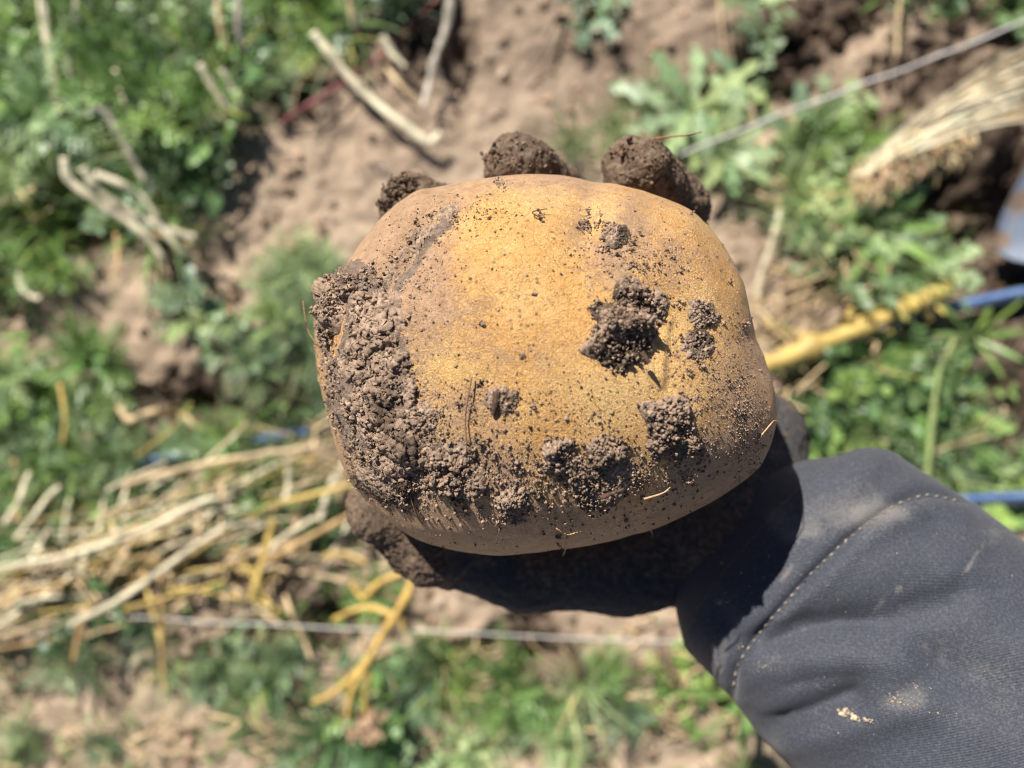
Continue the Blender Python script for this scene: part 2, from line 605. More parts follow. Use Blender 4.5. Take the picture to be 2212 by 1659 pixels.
# fine brown flecks and pores
vo = m.node('ShaderNodeTexVoronoi', {'Scale': 520.0, 'Vector': co, 'Randomness': 1.0})
fl = m.ramp(vo.outputs['Distance'], [(0.14, grey(1)), (0.27, grey(0))])
pick = m.ramp(m.sep(vo.outputs['Color'])[0], [(0.60, grey(0)), (0.66, grey(1))])
c = m.mix(m.math('MULTIPLY', m.math('MULTIPLY', fl, pick), 0.7), c, (0.15, 0.075, 0.036))
vo2 = m.node('ShaderNodeTexVoronoi', {'Scale': 1500.0, 'Vector': co, 'Randomness': 1.0})
fl2 = m.ramp(vo2.outputs['Distance'], [(0.15, grey(1)), (0.3, grey(0))])
pick2 = m.ramp(m.sep(vo2.outputs['Color'])[0], [(0.55, grey(0)), (0.6, grey(1))])
c = m.mix(m.math('MULTIPLY', m.math('MULTIPLY', fl2, pick2), 0.35), c, (0.30, 0.15, 0.06))
soilc = m.ramp(m.noise(900, 6, 0.7, co), [(0.25, (0.115, 0.077, 0.054)), (0.55, (0.235, 0.165, 0.118)), (0.8, (0.34, 0.25, 0.185))])
gfac = m.math('ADD', at[1], m.math('MULTIPLY', m.math('SUBTRACT', nB, 0.5), 1.0))
gfac = m.ramp(gfac, [(0.22, grey(0)), (0.42, grey(1))])
c = m.mix(gfac, c, soilc)
wr = m.node('ShaderNodeTexNoise', {'Scale': 330.0, 'Detail': 3.0, 'Roughness': 0.6, 'Distortion': 1.4, 'Vector': co}).outputs['Fac']
wl = m.ramp(m.math('ABSOLUTE', m.math('SUBTRACT', wr, 0.5)), [(0.0, grey(1)), (0.022, grey(0))])
c = m.mix(m.math('MULTIPLY', wl, 0.20), c, (0.34, 0.175, 0.07))
rough = m.mix(dfac, grey(0.22), grey(0.50))
rough = m.mix(gfac, rough, grey(0.97))
hgt = m.math('ADD', m.math('MULTIPLY', nB, 0.30), m.math('MULTIPLY', nC, 0.75))
nrm = m.bump(m.math('SUBTRACT', hgt, m.math('MULTIPLY', wl, 0.18)), 1.0, 0.0009)
m.set(Base_Color=c, Roughness=m.math('ADD', m.sep(rough)[0], 0.0), Normal=nrm, Subsurface_Weight=0.12, Subsurface_Radius=(1.0, 0.42, 0.12), Subsurface_Scale=0.0016)
m.b.inputs['Specular IOR Level'].default_value = 0.85
MAT_SKIN = m.m

potato = empty('potato', (C0.x, C0.y, ZC), label='large yellow potato caked in soil, held on the muddy glove', category='potato')
OFFS = np.array(C0)
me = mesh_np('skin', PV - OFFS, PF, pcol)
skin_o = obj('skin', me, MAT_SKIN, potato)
bvh_p = BVHTree.FromPolygons([Vector(v) for v in PV], PF.tolist())
CAMV = Vector((0, 0, CAMZ))


def hit(bvh, u, v):
    d = (px(u, v, 0.0) - CAMV).normalized()
    loc, nor, idx, dist = bvh.ray_cast(CAMV, d)
    if loc is not None and nor.dot(d) > 0:
        nor = -nor
    return loc, nor


def hits(bvh, uu, vv):
    L, N = [], []
    for a, b in zip(uu, vv):
        l, n = hit(bvh, a, b)
        if l is not None:
            L.append(l)
            N.append(n)
    return np.array([tuple(l) for l in L]).reshape(-1, 3), np.array([tuple(n) for n in N]).reshape(-1, 3)


PXM = KP * (CAMZ - 0.430)         # metres per photo pixel on the potato


def blob(n, cu, cv, ru, rv, rot=0.0):
    a = rng.normal(size=(n, 2)) * 0.55
    c, s = math.cos(rot), math.sin(rot)
    x, y = a[:, 0] * ru, a[:, 1] * rv
    return cu + c * x - s * y, cv + s * x + c * y


# --- loose crumbs on the skin (too many to count)
acc = Acc()


def loose(n, cu, cv, ru, rv, r0, r1, rot=0.0, pw=3.0, lift=0.35):
    u, v = blob(n, cu, cv, ru, rv, rot)
    L, N = hits(bvh_p, u, v)
    R = (r0 + (r1 - r0) * rng.random(len(L)) ** pw) * PXM
    scatter_crumbs(acc, L + N * (R * lift)[:, None], R)


def cluster(n, cu, cv, rad, r0=1.4, r1=4.2, h=None):
    """little irregular heap of crumbs"""
    k = max(1, n // 7)
    for _ in range(k):
        a, b = blob(1, cu, cv, rad, rad)
        u, v = blob(7, a[0], b[0], rad * 0.45, rad * 0.45)
        L, N = hits(bvh_p, u, v)
        if len(L):
            R = (r0 + (r1 - r0) * rng.random(len(L)) ** 2) * PXM
            lift = rng.random(len(L)) * (h if h else rad * 0.5) * PXM
            scatter_crumbs(acc, L + N * lift[:, None], R)


# general sprinkling over the whole face
u = rng.uniform(690, 1670, 1700)
v = rng.uniform(385, 1195, 1700)
L, N = hits(bvh_p, u, v)
R = (0.7 + 3.0 * rng.random(len(L)) ** 5) * PXM
scatter_crumbs(acc, L + N * (R * 0.4)[:, None], R)
# lower band, thick with crumbs
loose(2100, 1080, 1040, 340, 95, 0.8, 5.0, 0.05)
loose(900, 830, 1040, 110, 130, 0.8, 3.2)
loose(900, 1620, 930, 40, 120, 0.8, 3.0)
loose(800, 1330, 1010, 200, 75, 0.9, 4.0)
loose(700, 930, 1010, 110, 80, 1.0, 4.6)
loose(900, 1560, 880, 90, 130, 0.8, 2.8)
loose(500, 1600, 780, 60, 140, 0.8, 2.6)
loose(500, 702, 720, 22, 130, 1.2, 5.5)
loose(400, 1390, 560, 150, 50, 0.9, 3.6)
loose(500, 1040, 870, 150, 50, 0.9, 3.6)
loose(350, 1000, 470, 120, 40, 0.9, 3.4)
loose(300, 1450, 760, 110, 120, 0.9, 3.6)
loose(350, 900, 600, 70, 120, 0.9, 3.8)
loose(300, 1250, 880, 120, 60, 0.9, 3.0)
# the crumbly crust of the left lobe
uu = rng.uniform(680, 940, 17000)
vv = rng.uniform(570, 1060, 17000)
w1 = rng.normal(0, 12, (2, 17000))
keep = in_poly(uu + w1[0], vv + w1[1], CRUST) & (seg_dist(uu, vv, SKINSTRIP) > 14)
L, N = hits(bvh_p, uu[keep], vv[keep])
cl = fbm(L, 230, 3, 97)
k2 = (cl > -0.10) & (rng.random(len(cl)) < 0.34)
L, N, cl = L[k2], N[k2], cl[k2]
R = (0.8 + 4.2 * rng.random(len(L)) ** 3.4) * PXM
scatter_crumbs(acc, L + N * (R * 0.25 + np.clip(cl, 0, 1) * 0.0040 * rng.random(len(L)))[:, None], R)
# smaller named heaps of crumbs seen on the skin
for a in [(1325, 508, 26, 60), (1360, 525, 22, 40), (1275, 470, 22, 42), (1262, 492, 22, 50), (1300, 540, 12, 14), (1330, 550, 12, 14), (1395, 565, 14, 20), (1410, 610, 8, 8), (1375, 570, 16, 24),
          (1418, 575, 12, 16), (1455, 560, 10, 10), (1470, 580, 10, 14), (1440, 545, 9, 10), (1520, 680, 30, 60), (1505, 735, 26, 44), (1525, 760, 16, 26), (1500, 800, 20, 30), (1480, 660, 18, 22), (1580, 610, 10, 14), (1578, 820, 14, 16),
          (1590, 890, 16, 26), (1560, 700, 10, 12), (1070, 870, 20, 42), (1105, 850, 24, 46), (1040, 830, 14, 20), (1010, 880, 22, 34), (1150, 885, 14, 16), (1180, 945, 14, 20), (1160, 470, 20, 28), (1050, 478, 9, 10), (990, 470, 16, 20), (960, 520, 14, 14), (1015, 600, 7, 6), (1155, 632, 7, 8), (1040, 700, 12, 16), (1125, 765, 14, 18),
          (1250, 750, 10, 10), (1345, 965, 20, 44), (1300, 975, 26, 60), (1200, 960, 20, 36), (1205, 985, 32, 90), (1255, 1020, 30, 70), (1110, 1085, 26, 64), (1110, 1110, 18, 34), (1085, 1130, 14, 22), (1205, 1160, 14, 26), (1380, 1020, 26, 46), (1490, 1040, 22, 44), (1500, 990, 24, 40), (910, 930, 22, 44), (880, 965, 18, 28), (860, 1050, 26, 50), (880, 1085, 18, 26), (1120, 1010, 20, 36), (945, 890, 18, 26), (1040, 955, 26, 46), (1070, 985, 24, 42),
          (915, 880, 20, 32), (885, 520, 16, 22), (900, 490, 14, 16), (930, 470, 12, 14), (850, 560, 16, 20), (1075, 398, 24, 30), (1610, 700, 14, 22), (1618, 690, 12, 14), (1320, 1075, 30, 70), (1265, 1090, 26, 56), (1160, 1060, 22, 40), (1380, 1060, 20, 30), (1440, 1040, 16, 20), (1000, 1090, 22, 34), (1500, 455, 14, 16), (1230, 1000, 18, 34), (1150, 990, 16, 26)]:
    cluster(a[3], a[0], a[1], a[2] * 0.8)
# the far side of the potato carries crumbs too
dd = rng.normal(size=(1500, 3))
dd[:, 2] = -np.abs(dd[:, 2]) * 0.8 + 0.1
dd /= np.linalg.norm(dd, axis=1)[:, None]
tt2 = 1.0 / ((np.hypot(dd[:, 0], dd[:, 1]) / pot_r(dd[:, 0], dd[:, 1])) ** NE + (np.abs(dd[:, 2]) / HB) ** NE) ** (1 / NE)
scatter_crumbs(acc, dd * tt2[:, None] + OFFS, (1.0 + 3 * rng.random(1500) ** 3) * PXM)
cm = acc.mesh('soil_crumbs', smooth=False)
co_ = obj('soil_crumbs', cm, MAT_CRUMB, potato, kind='stuff')
co_.location = -C0


# --- the soil that sticks to the skin as a thin broken layer
LU, LV = np.meshgrid(np.arange(676, 1684, 2.2), np.arange(378, 1206, 2.2), indexing='ij')
lsh = LU.shape
lp = np.zeros((lsh[0] * lsh[1], 3))
lnn = np.zeros_like(lp)
lok = np.zeros(len(lp), bool)
for k, (a_, b_) in enumerate(zip(LU.ravel(), LV.ravel())):
    l_, n_ = hit(bvh_p, a_, b_)
    if l_ is not None:
        lp[k], lnn[k], lok[k] = l_, n_, True
lu, lv = LU.ravel(), LV.ravel()
w1_, w2_ = 70 * fbm(lp, 120, 4, 31), 70 * fbm(lp, 120, 4, 47)
ins = in_poly(lu + w1_, lv + w2_, CRUST).astype(float) * (0.35 + 0.65 * sstep(seg_dist(lu + w1_, lv + w2_, CRUST + CRUST[:1]), 0, 75))
ins *= 1 - 0.97 * np.exp(-(seg_dist(lu + w1_ * 0.3, lv, SKINSTRIP) / 17) ** 4)
T = -1.0 + 1.75 * ins + ins * 1.7 * fbm(lp, 90, 4, 53)


def addT(cu, cv, ru, rv, t_):
    global T
    T = T + t_ * np.exp(-(((lu - cu) / ru) ** 2 + ((lv - cv) / rv) ** 2))


for q in [(910, 760, 60, 140, 0.6), (900, 920, 70, 90, 0.6), (790, 1010, 90, 60, 0.6), (1050, 1040, 230, 60, 0.75), (1280, 1000, 170, 60, 0.75), (960, 980, 100, 60, 0.8), (1040, 880, 110, 40, 0.55), (1590, 880, 50, 90, 0.5), (1380, 560, 120, 40, 0.45), (1500, 720, 60, 80, 0.6), (1450, 900, 90, 110, 0.6), (850, 560, 60, 60, 0.65), (900, 500, 70, 40, 0.6), (990, 450, 60, 30, 0.5),
          (800, 1040, 70, 60, 0.6), (860, 1060, 50, 60, 0.8), (1110, 1090, 50, 50, 0.9), (1300, 1070, 90, 40, 0.7), (1140, 760, 60, 20, 0.45), (1262, 485, 24, 30, 0.8), (1340, 700, 130, 120, 0.5), (1490, 1020, 60, 50, 0.6), (1080, 395, 40, 14, 0.7), (1610, 690, 20, 40, 0.7)]:
    addT(*q)
T = T + 0.9 * np.exp(-(seg_dist(lu + w1_ * 0.5, lv + w2_ * 0.5, [(985, 455), (925, 505), (880, 560), (850, 610)]) / 16) ** 2)
hole = np.clip(fbm(lp, 240, 3, 65) - 0.22, 0, 1) * 3.2 * ins
lh = (T + 0.75 * fbm(lp, 110, 4, 57) + (0.66 + 0.5 * ins) * crumble(lp, 59) - hole) * 0.00095
lh = np.where(lh > 0, np.minimum(lh, 0.0026), -0.0004)
lvv = lp + lnn * lh[:, None]
gi = np.arange(lsh[0] * lsh[1]).reshape(lsh)
q4 = np.stack([gi[:-1, :-1], gi[:-1, 1:], gi[1:, 1:], gi[1:, :-1]], -1).reshape(-1, 4)
keep4 = lok[q4].all(1) & (lh[q4] > 0).any(1)
ext = np.linalg.norm(lvv[q4[:, 0]] - lvv[q4[:, 2]], axis=1) < 0.006
q4 = q4[keep4 & ext]
used_, inv_ = np.unique(q4, return_inverse=True)
lcol = (1.05 + 0.45 * fbm(lp[used_], 420, 4, 63)) * (1 - 0.62 * sstep(fbm(lp[used_], 75, 4, 69), 0.12, 0.38))
lo_ = obj('soil_crust', mesh_np('soil_crust', lvv[used_] - OFFS, inv_.reshape(-1, 4), lcol[:, None] * np.ones(3)), MAT_CRUMB, potato, kind='stuff')


# --- the clods that stand out one by one
def clod(cu, cv, pts, height, n, r0=2.6, r1=7.5, seed=0, label=None):
    """craggy clod: a rough body on the skin plus the crumbs it is made of. pts = outline in photo pixels"""
    a = Acc()
    uu = np.array([p[0] for p in pts], float)
    vv = np.array([p[1] for p in pts], float)
    lo_u, hi_u, lo_v, hi_v = uu.min(), uu.max(), vv.min(), vv.max()
    size = max(hi_u - lo_u, hi_v - lo_v)
    n = int(n * 1.7)
    # body: polar sheet from the outline in
    nt, nr = 200, 60
    ang = np.linspace(0, 2 * np.pi, nt, endpoint=False)
    oa = np.arctan2(vv - cv, uu - cu)
    orad = np.hypot(uu - cu, vv - cv)
    o = np.argsort(oa)
    ra = np.interp(ang, np.concatenate([oa[o] - 2 * np.pi, oa[o], oa[o] + 2 * np.pi, oa[o] + 4 * np.pi]), np.tile(orad[o], 4))
    cir = np.stack([np.cos(ang), np.sin(ang), np.full(nt, seed * 3.7)], -1)
    ra = ra * (0.98 + (0.22 if seed < 7 else 0.40) * fbm(cir, 3.3, 4, 7))
    BV, BF = [], []
    for i in range(nr + 1):
        f = i / nr
        L, N = [], []
        for j in range(nt):
            l, nn = hit(bvh_p, cu + math.cos(ang[j]) * ra[j] * (1 - f * 0.999), cv + math.sin(ang[j]) * ra[j] * (1 - f * 0.999))
            if l is None:
                l, nn = hit(bvh_p, cu, cv)
            L.append(tuple(l))
            N.append(tuple(nn))
        L, N = np.array(L), np.array(N)
        hh = height * PXM * (min(1.0, (f * 2.4)) ** 0.6) * (0.52 + 1.05 * fbm(L, 210, 4, 100 + seed) + 0.34 * crumble(L, 120 + seed)) - 0.0005 * (f == 0)
        BV.append(L + N * hh[:, None])
    BV = np.concatenate(BV)
    for i in range(nr):
        for j in range(nt):
            BF.append((i * nt + j, i * nt + (j + 1) % nt, (i + 1) * nt + (j + 1) % nt, (i + 1) * nt + j))
    sh = (1.0 + 0.4 * fbm(BV, 420, 4, 140 + seed)) * (1 - 0.7 * sstep(fbm(BV, 130, 3, 150 + seed), 0.05, 0.3))
    a.add(BV, np.array(BF), sh[:, None] * np.ones(3))
    # crumbs on it and round its rim
    nb = len(BV)
    pick = rng.integers(0, nb - nt, n)
    jit = rng.normal(0, 1, (n, 3)) * size * 0.022 * PXM
    R = (r0 * 0.7 + (r1 * 1.15 - r0 * 0.7) * rng.random(n) ** 3.2) * PXM * 0.66
    scatter_crumbs(a, BV[pick] + jit, R)
    me = a.mesh('soil_clump', smooth=False)
    o = obj('soil_clump', me, MAT_CRUMB, potato, label=label)
    o['kind'] = 'stuff'
    o.location = -C0
    return o


clod(1345, 705, [(1340, 600), (1380, 595), (1420, 620), (1450, 650), (1440, 680), (1420, 720), (1410, 750), (1400, 780), (1340, 795), (1280, 790), (1245, 760), (1265, 735), (1290, 700), (1270, 660), (1285, 650), (1320, 660), (1325, 625)], 44, 1000, 2.4, 7.0, 1)
clod(1455, 930, [(1420, 860), (1480, 850), (1490, 900), (1505, 930), (1515, 985), (1470, 1000), (1420, 990), (1395, 960), (1400, 920), (1380, 880)], 27, 620, 2.4, 7.0, 2)
clod(985, 1020, [(930, 960), (990, 950), (1030, 990), (1055, 1030), (1040, 1070), (1000, 1075), (950, 1050), (900, 1045), (890, 1010)], 30, 520, 2.4, 7.5, 3)
clod(1285, 1050, [(1240, 1010), (1300, 1000), (1350, 1040), (1340, 1080), (1290, 1100), (1245, 1085)], 14, 320, 2.4, 7.0, 4)
clod(715, 650, [(690, 600), (735, 590), (755, 620), (740, 660), (730, 720), (700, 720), (690, 660)], 26, 380, 2.6, 7.0, 5)


clod(1205, 990, [(1175, 960), (1230, 950), (1250, 1000), (1215, 1030), (1175, 1010)], 20, 150, 2.6, 8.0, 9)
clod(1300, 982, [(1270, 955), (1335, 948), (1352, 980), (1320, 1008), (1276, 1000)], 20, 140, 2.6, 8.0, 10)
clod(1110, 1092, [(1082, 1062), (1122, 1050), (1142, 1092), (1112, 1132), (1080, 1118)], 20, 130, 2.6, 7.5, 7)
clod(1325, 510, [(1298, 500), (1330, 486), (1366, 515), (1340, 532), (1305, 526)], 16, 70, 2.2, 6.0, 8)
clod(1520, 680, [(1490, 655), (1540, 655), (1550, 692), (1515, 708)], 14, 80, 2.2, 6.0, 11)
clod(1505, 745, [(1488, 715), (1522, 712), (1528, 770), (1500, 780)], 12, 70, 2.2, 6.0, 12)
clod(872, 1062, [(845, 1030), (885, 1022), (902, 1070), (880, 1095), (850, 1085)], 16, 110, 2.4, 7.0, 13)
clod(1085, 862, [(1050, 845), (1100, 838), (1122, 868), (1080, 888), (1050, 875)], 13, 80, 2.2, 6.0, 14)
clod(915, 905, [(890, 880), (930, 872), (945, 910), (910, 935)], 16, 90, 2.4, 7.0, 15)


def rootlet(name, pts, r, c, parent, base, mat=None):
    """fine root lying on the potato; pts = (u, v, lift in mm)"""
    C = []
    for a, b, lf in pts:
        l, n = hit(bvh_p, a, b)
        if l is None:
            l, n = px(a, b, base), Vector((0, 0, 1))
        C.append(l + n * (lf * 0.001))
    V, F = tube(spline(C, 22), np.linspace(r, r * 0.5, 22), 6)
    a = Acc()
    a.add(V, F, c)
    o = obj(name, a.mesh(name), mat or MAT_CRUMB, parent)
    o.location = -C0
    return o


TAN, DRK = (1.9, 1.7, 1.3), (0.35, 0.3, 0.3)
rootlet('rootlet', [(1022, 812, 1.2), (1016, 850, 1.5), (1008, 900, 1.0), (1010, 960, 1.2), (1003, 1010, 1.0)], 0.0002, (0.7, 0.6, 0.55), potato, 0.4)
rootlet('rootlet', [(655, 650, 0), (660, 690, 0), (668, 720, 0), (690, 745, 0.5)], 0.00022, (0.9, 0.75, 0.6), potato, 0.40)
rootlet('rootlet', [(1640, 945, 0.1), (1658, 915, 0.8), (1668, 908, 0.6), (1686, 912, 0)], 0.0002, TAN, potato, 0.405)
rootlet('rootlet', [(1200, 1138, 0.4), (1225, 1146, 1.0), (1250, 1142, 0.8), (1262, 1148, 0.5)], 0.0002, TAN, potato, 0.4)
rootlet('rootlet', [(1382, 1062, 2.5), (1420, 1048, 2.8), (1440, 1040, 2.0)], 0.00025, TAN, potato, 0.4)
rootlet('rootlet', [(1170, 480, 1.2), (1150, 466, 1.0), (1180, 462, 1.5)], 0.0002, DRK, potato, 0.4)
rootlet('rootlet', [(870, 1020, 0.6), (895, 1080, 1.0), (905, 1110, 0.8), (915, 1130, 0.4)], 0.00025, (0.9, 0.7, 0.5), potato, 0.4)
rootlet('rootlet', [(1225, 1160, 0.2), (1222, 1180, 0.5), (1216, 1200, 0)], 0.00018, TAN, potato, 0.385)
rootlet('rootlet', [(1390, 1130, 0.2), (1408, 1150, 0.3), (1406, 1165, 0)], 0.00015, TAN, potato, 0.385)
rootlet('bark_chip', [(1075, 845, 0.6), (1072, 870, 1.0), (1066, 895, 0.7)], 0.0010, DRK, potato, 0.4)
rootlet('bark_chip', [(1370, 770, 4.0), (1385, 790, 4.6)], 0.0007, DRK, potato, 0.4)
rootlet('bark_chip', [(1290, 1050, 4.0), (1335, 1030, 4.6)], 0.0006, DRK, potato, 0.4)

# ------------------------------------------------------------------ person: gloved hand and sleeve
person = empty('person', px(1625, 1180, 0.345), label='outstretched arm in dark grey sleeve and mud-caked glove holding the potato', category='person')
PO = np.array(person.location)


def surface_nets(Dg, org, h):
    s = Dg < 0
    nx, ny, nz = Dg.shape
    c = np.zeros((nx - 1, ny - 1, nz - 1), np.int8)
    for dx in (0, 1):
        for dy in (0, 1):
            for dz in (0, 1):
                c += s[dx:nx - 1 + dx, dy:ny - 1 + dy, dz:nz - 1 + dz]
    act = (c > 0) & (c < 8)
    idx = np.full(act.shape, -1, np.int64)
    I = np.argwhere(act)
    idx[act] = np.arange(len(I))
    sm = np.zeros((len(I), 3))
    cnt = np.zeros(len(I))
    cor = [(0, 0, 0), (1, 0, 0), (0, 1, 0), (1, 1, 0), (0, 0, 1), (1, 0, 1), (0, 1, 1), (1, 1, 1)]
    for a in range(8):
        for b in range(a + 1, 8):
            ca, cb = np.array(cor[a]), np.array(cor[b])
            if abs(ca - cb).sum() != 1:
                continue
            da = Dg[I[:, 0] + ca[0], I[:, 1] + ca[1], I[:, 2] + ca[2]]
            db = Dg[I[:, 0] + cb[0], I[:, 1] + cb[1], I[:, 2] + cb[2]]
            x = (da < 0) != (db < 0)
            t = np.where(x, da / (da - db + 1e-20), 0)
            sm += np.where(x[:, None], ca + t[:, None] * (cb - ca), 0)
            cnt += x
    Vt = (I + sm / cnt[:, None]) * h + org
    Q = []
    for ax in range(3):
        sl0 = [slice(None)] * 3
        sl1 = [slice(None)] * 3
        sl0[ax], sl1[ax] = slice(0, -1), slice(1, None)
        x = s[tuple(sl0)] != s[tuple(sl1)]
        E = np.argwhere(x)
        o1, o2 = [(1, 2), (2, 0), (0, 1)][ax]
        ok = (E[:, o1] > 0) & (E[:, o2] > 0) & (E[:, o1] < Dg.shape[o1] - 1) & (E[:, o2] < Dg.shape[o2] - 1)
        E = E[ok]
        fl = s[E[:, 0], E[:, 1], E[:, 2]]
        def cell(d1, d2):
            e = E.copy()
            e[:, o1] -= d1
            e[:, o2] -= d2
            return idx[e[:, 0], e[:, 1], e[:, 2]]
        q = np.stack([cell(1, 1), cell(0, 1), cell(0, 0), cell(1, 0)], -1)
        q[~fl] = q[~fl][:, ::-1]
        Q.append(q)
    return Vt, np.concatenate(Q)


def smin(a, b, k):
    h = np.clip(0.5 + 0.5 * (b - a) / k, 0, 1)
    return b * (1 - h) + a * h - k * h * (1 - h)


VX = 0.00062
# chains of joints: photo place + height above the bed, radius in metres
FINGERS = {
    'index': [((892, 446), 0.377, 0.0100), ((970, 480), 0.363, 0.0104), ((1060, 640), 0.343, 0.0105), ((1250, 900), 0.338, 0.0125)],
    'middle': [((1118, 362), 0.381, 0.0100), ((1190, 430), 0.362, 0.0108), ((1225, 560), 0.340, 0.0115), ((1360, 850), 0.335, 0.0130)],
    'ring': [((1378, 372), 0.381, 0.0102), ((1445, 450), 0.363, 0.0110), ((1455, 570), 0.341, 0.0112), ((1460, 830), 0.336, 0.0130)],
    'little': [((1490, 640), 0.362, 0.0080), ((1515, 670), 0.352, 0.0086), ((1535, 740), 0.342, 0.0095), ((1560, 890), 0.338, 0.0125)],
    'thumb': [((832, 1095), 0.366, 0.0118), ((935, 1165), 0.358, 0.0132), ((1130, 1215), 0.350, 0.0150), ((1340, 1215), 0.346, 0.0165), ((1500, 1180), 0.345, 0.0200)],
}
PALM = [((1250, 900), 0.338, 0.0130), ((1360, 860), 0.335, 0.0140), ((1460, 850), 0.335, 0.0140), ((1560, 890), 0.338, 0.0135), ((1640, 950), 0.336, 0.0130), ((1600, 1080), 0.344, 0.0190), ((1480, 1060), 0.340, 0.0190), ((1350, 1090), 0.340, 0.0175)]
WRIST = [((1470, 1080), 0.341, 0.021), ((1560, 1140), 0.344, 0.024), ((1720, 1255), 0.352, 0.026), ((1850, 1350), 0.362, 0.027)]


def w(p):
    return np.array(px(p[0][0], p[0][1], p[1])), p[2]


allp = [w(p) for ch in list(FINGERS.values()) + [PALM, WRIST] for p in ch]
lo = np.min([p[0] - p[1] for p in allp], axis=0) - 0.006
hi = np.max([p[0] + p[1] for p in allp], axis=0) + 0.006
dims = np.ceil((hi - lo) / VX).astype(int) + 1
Dg = np.full(dims, 0.03, np.float32)


def cone_into(pa, ra, pb, rb, k, flat=1.0):
    """smooth union of a round cone into the grid, worked out only near it"""
    mn = np.minimum(pa, pb) - max(ra, rb) - 0.016
    mx = np.maximum(pa, pb) + max(ra, rb) + 0.016
    i0 = np.maximum(0, ((mn - lo) / VX).astype(int))
    i1 = np.minimum(dims, ((mx - lo) / VX).astype(int) + 2)
    gx, gy, gz_ = [lo[i] + VX * np.arange(i0[i], i1[i]) for i in range(3)]
    X = np.stack(np.meshgrid(gx, gy, gz_, indexing='ij'), -1).reshape(-1, 3).astype(np.float32)
    ba = pb - pa
    t = np.clip(((X - pa) @ ba) / (ba @ ba + 1e-12), 0, 1)
    q = X - pa - t[:, None] * ba
    q[:, 2] *= flat
    d = (np.sqrt((q ** 2).sum(1)) - (ra + t * (rb - ra))).reshape([i1[i] - i0[i] for i in range(3)])
    sl = tuple(slice(i0[i], i1[i]) for i in range(3))
    Dg[sl] = smin(Dg[sl], d, k)


for nm, ch in FINGERS.items():
    for a, b in zip(ch[:-1], ch[1:]):
        (pa, ra), (pb, rb) = w(a), w(b)
        cone_into(pa, ra, pb, rb, 0.004 if nm != 'thumb' else 0.006)
for i in range(len(PALM)):
    for j in range(i + 1, len(PALM)):
        (pa, ra), (pb, rb) = w(PALM[i]), w(PALM[j])
        cone_into(pa, ra, pb, rb, 0.006, 1.15)
for a, b in zip(WRIST[:-1], WRIST[1:]):
    (pa, ra), (pb, rb) = w(a), w(b)
    cone_into(pa, ra, pb, rb, 0.008)
(pa, ra), (pb, rb) = w(((1630, 960), 0.336, 0.0125)), w(((1645, 1110), 0.343, 0.0190))
cone_into(pa, ra, pb, rb, 0.008)
# the potato presses into the glove
gx, gy, gz_ = [lo[i] + VX * np.arange(dims[i]) for i in range(3)]
for ix in range(dims[0]):
    X = np.stack(np.meshgrid([gx[ix]], gy, gz_, indexing='ij'), -1).reshape(-1, 3)
    f = pot_f(X).reshape(dims[1], dims[2])
    Dg[ix] = np.maximum(Dg[ix], -(f - 0.0006))
HV, HF = surface_nets(Dg, lo, VX)
gme = mesh_np('tmp', HV, HF)
HN = np.empty(len(HV) * 3, np.float32)
gme.vertices.foreach_get('normal', HN)
HN = HN.reshape(-1, 3).astype(float)
bpy.data.meshes.remove(gme)
U, Vv = uv_of(HV)
mud = 0.80 + 0.5 * fbm(HV, 70, 4, 11)
mud += 0.5 * sstep(-Vv, -560, -420) + 0.5 * sstep(-U, -1010, -900) - 0.55 * sstep(U, 1540, 1680)  # mud thinned at the right edge to paint in the potato's shade
mud -= 0.60 * np.exp(-(seg_dist(U, Vv, [(1050, 1300), (1200, 1330), (1480, 1320)]) / 75) ** 2)
mud -= 0.15 * sstep(Vv, 1120, 1250) * sstep(U, 980, 1050)
mud = np.clip(mud, 0, 1)
# gathers in the knit, then mud
HV = HV + HN * ((0.0006 * fbm(HV, 140, 3, 14) + 0.0004 * fbm(HV, 420, 3, 15)) + mud * (0.0014 * fbm(HV, 120, 3, 19) + 0.0009 * fbm(HV, 220, 3, 16) + 0.00075 * crumble(HV, 18)))[:, None]
m = M('muddy_glove_knit')
at = m.sep(m.attr().outputs['Color'])
co = m.coord()
nB = m.noise(500, 6, 0.7, co)
nC = m.noise(1800, 4, 0.7, co)
knit = m.ramp(nC, [(0.3, (0.035, 0.034, 0.036)), (0.7, (0.11, 0.105, 0.105))])
mudc = m.ramp(nB, [(0.25, (0.055, 0.037, 0.026)), (0.52, (0.170, 0.120, 0.085)), (0.76, (0.31, 0.225, 0.165))])
f = m.math('ADD', at[0], m.math('MULTIPLY', m.math('SUBTRACT', nB, 0.5), 1.2))
f = m.ramp(f, [(0.30, grey(0)), (0.62, grey(1))])
hh = m.math('ADD', nB, m.math('MULTIPLY', nC, 0.6))
m.set(Base_Color=m.mix(f, knit, mudc), Roughness=0.95, Normal=m.bump(hh, 0.9, 0.0009))
m.b.inputs['Specular IOR Level'].default_value = 0.15
MAT_GLOVE = m.m
glove = obj('glove', mesh_np('glove', HV - PO, HF, np.stack([mud, mud, mud], -1)), MAT_GLOVE, person, label='dark knit glove caked in brown mud')
bvh_g = BVHTree.FromPolygons([Vector(v) for v in HV], HF.tolist())
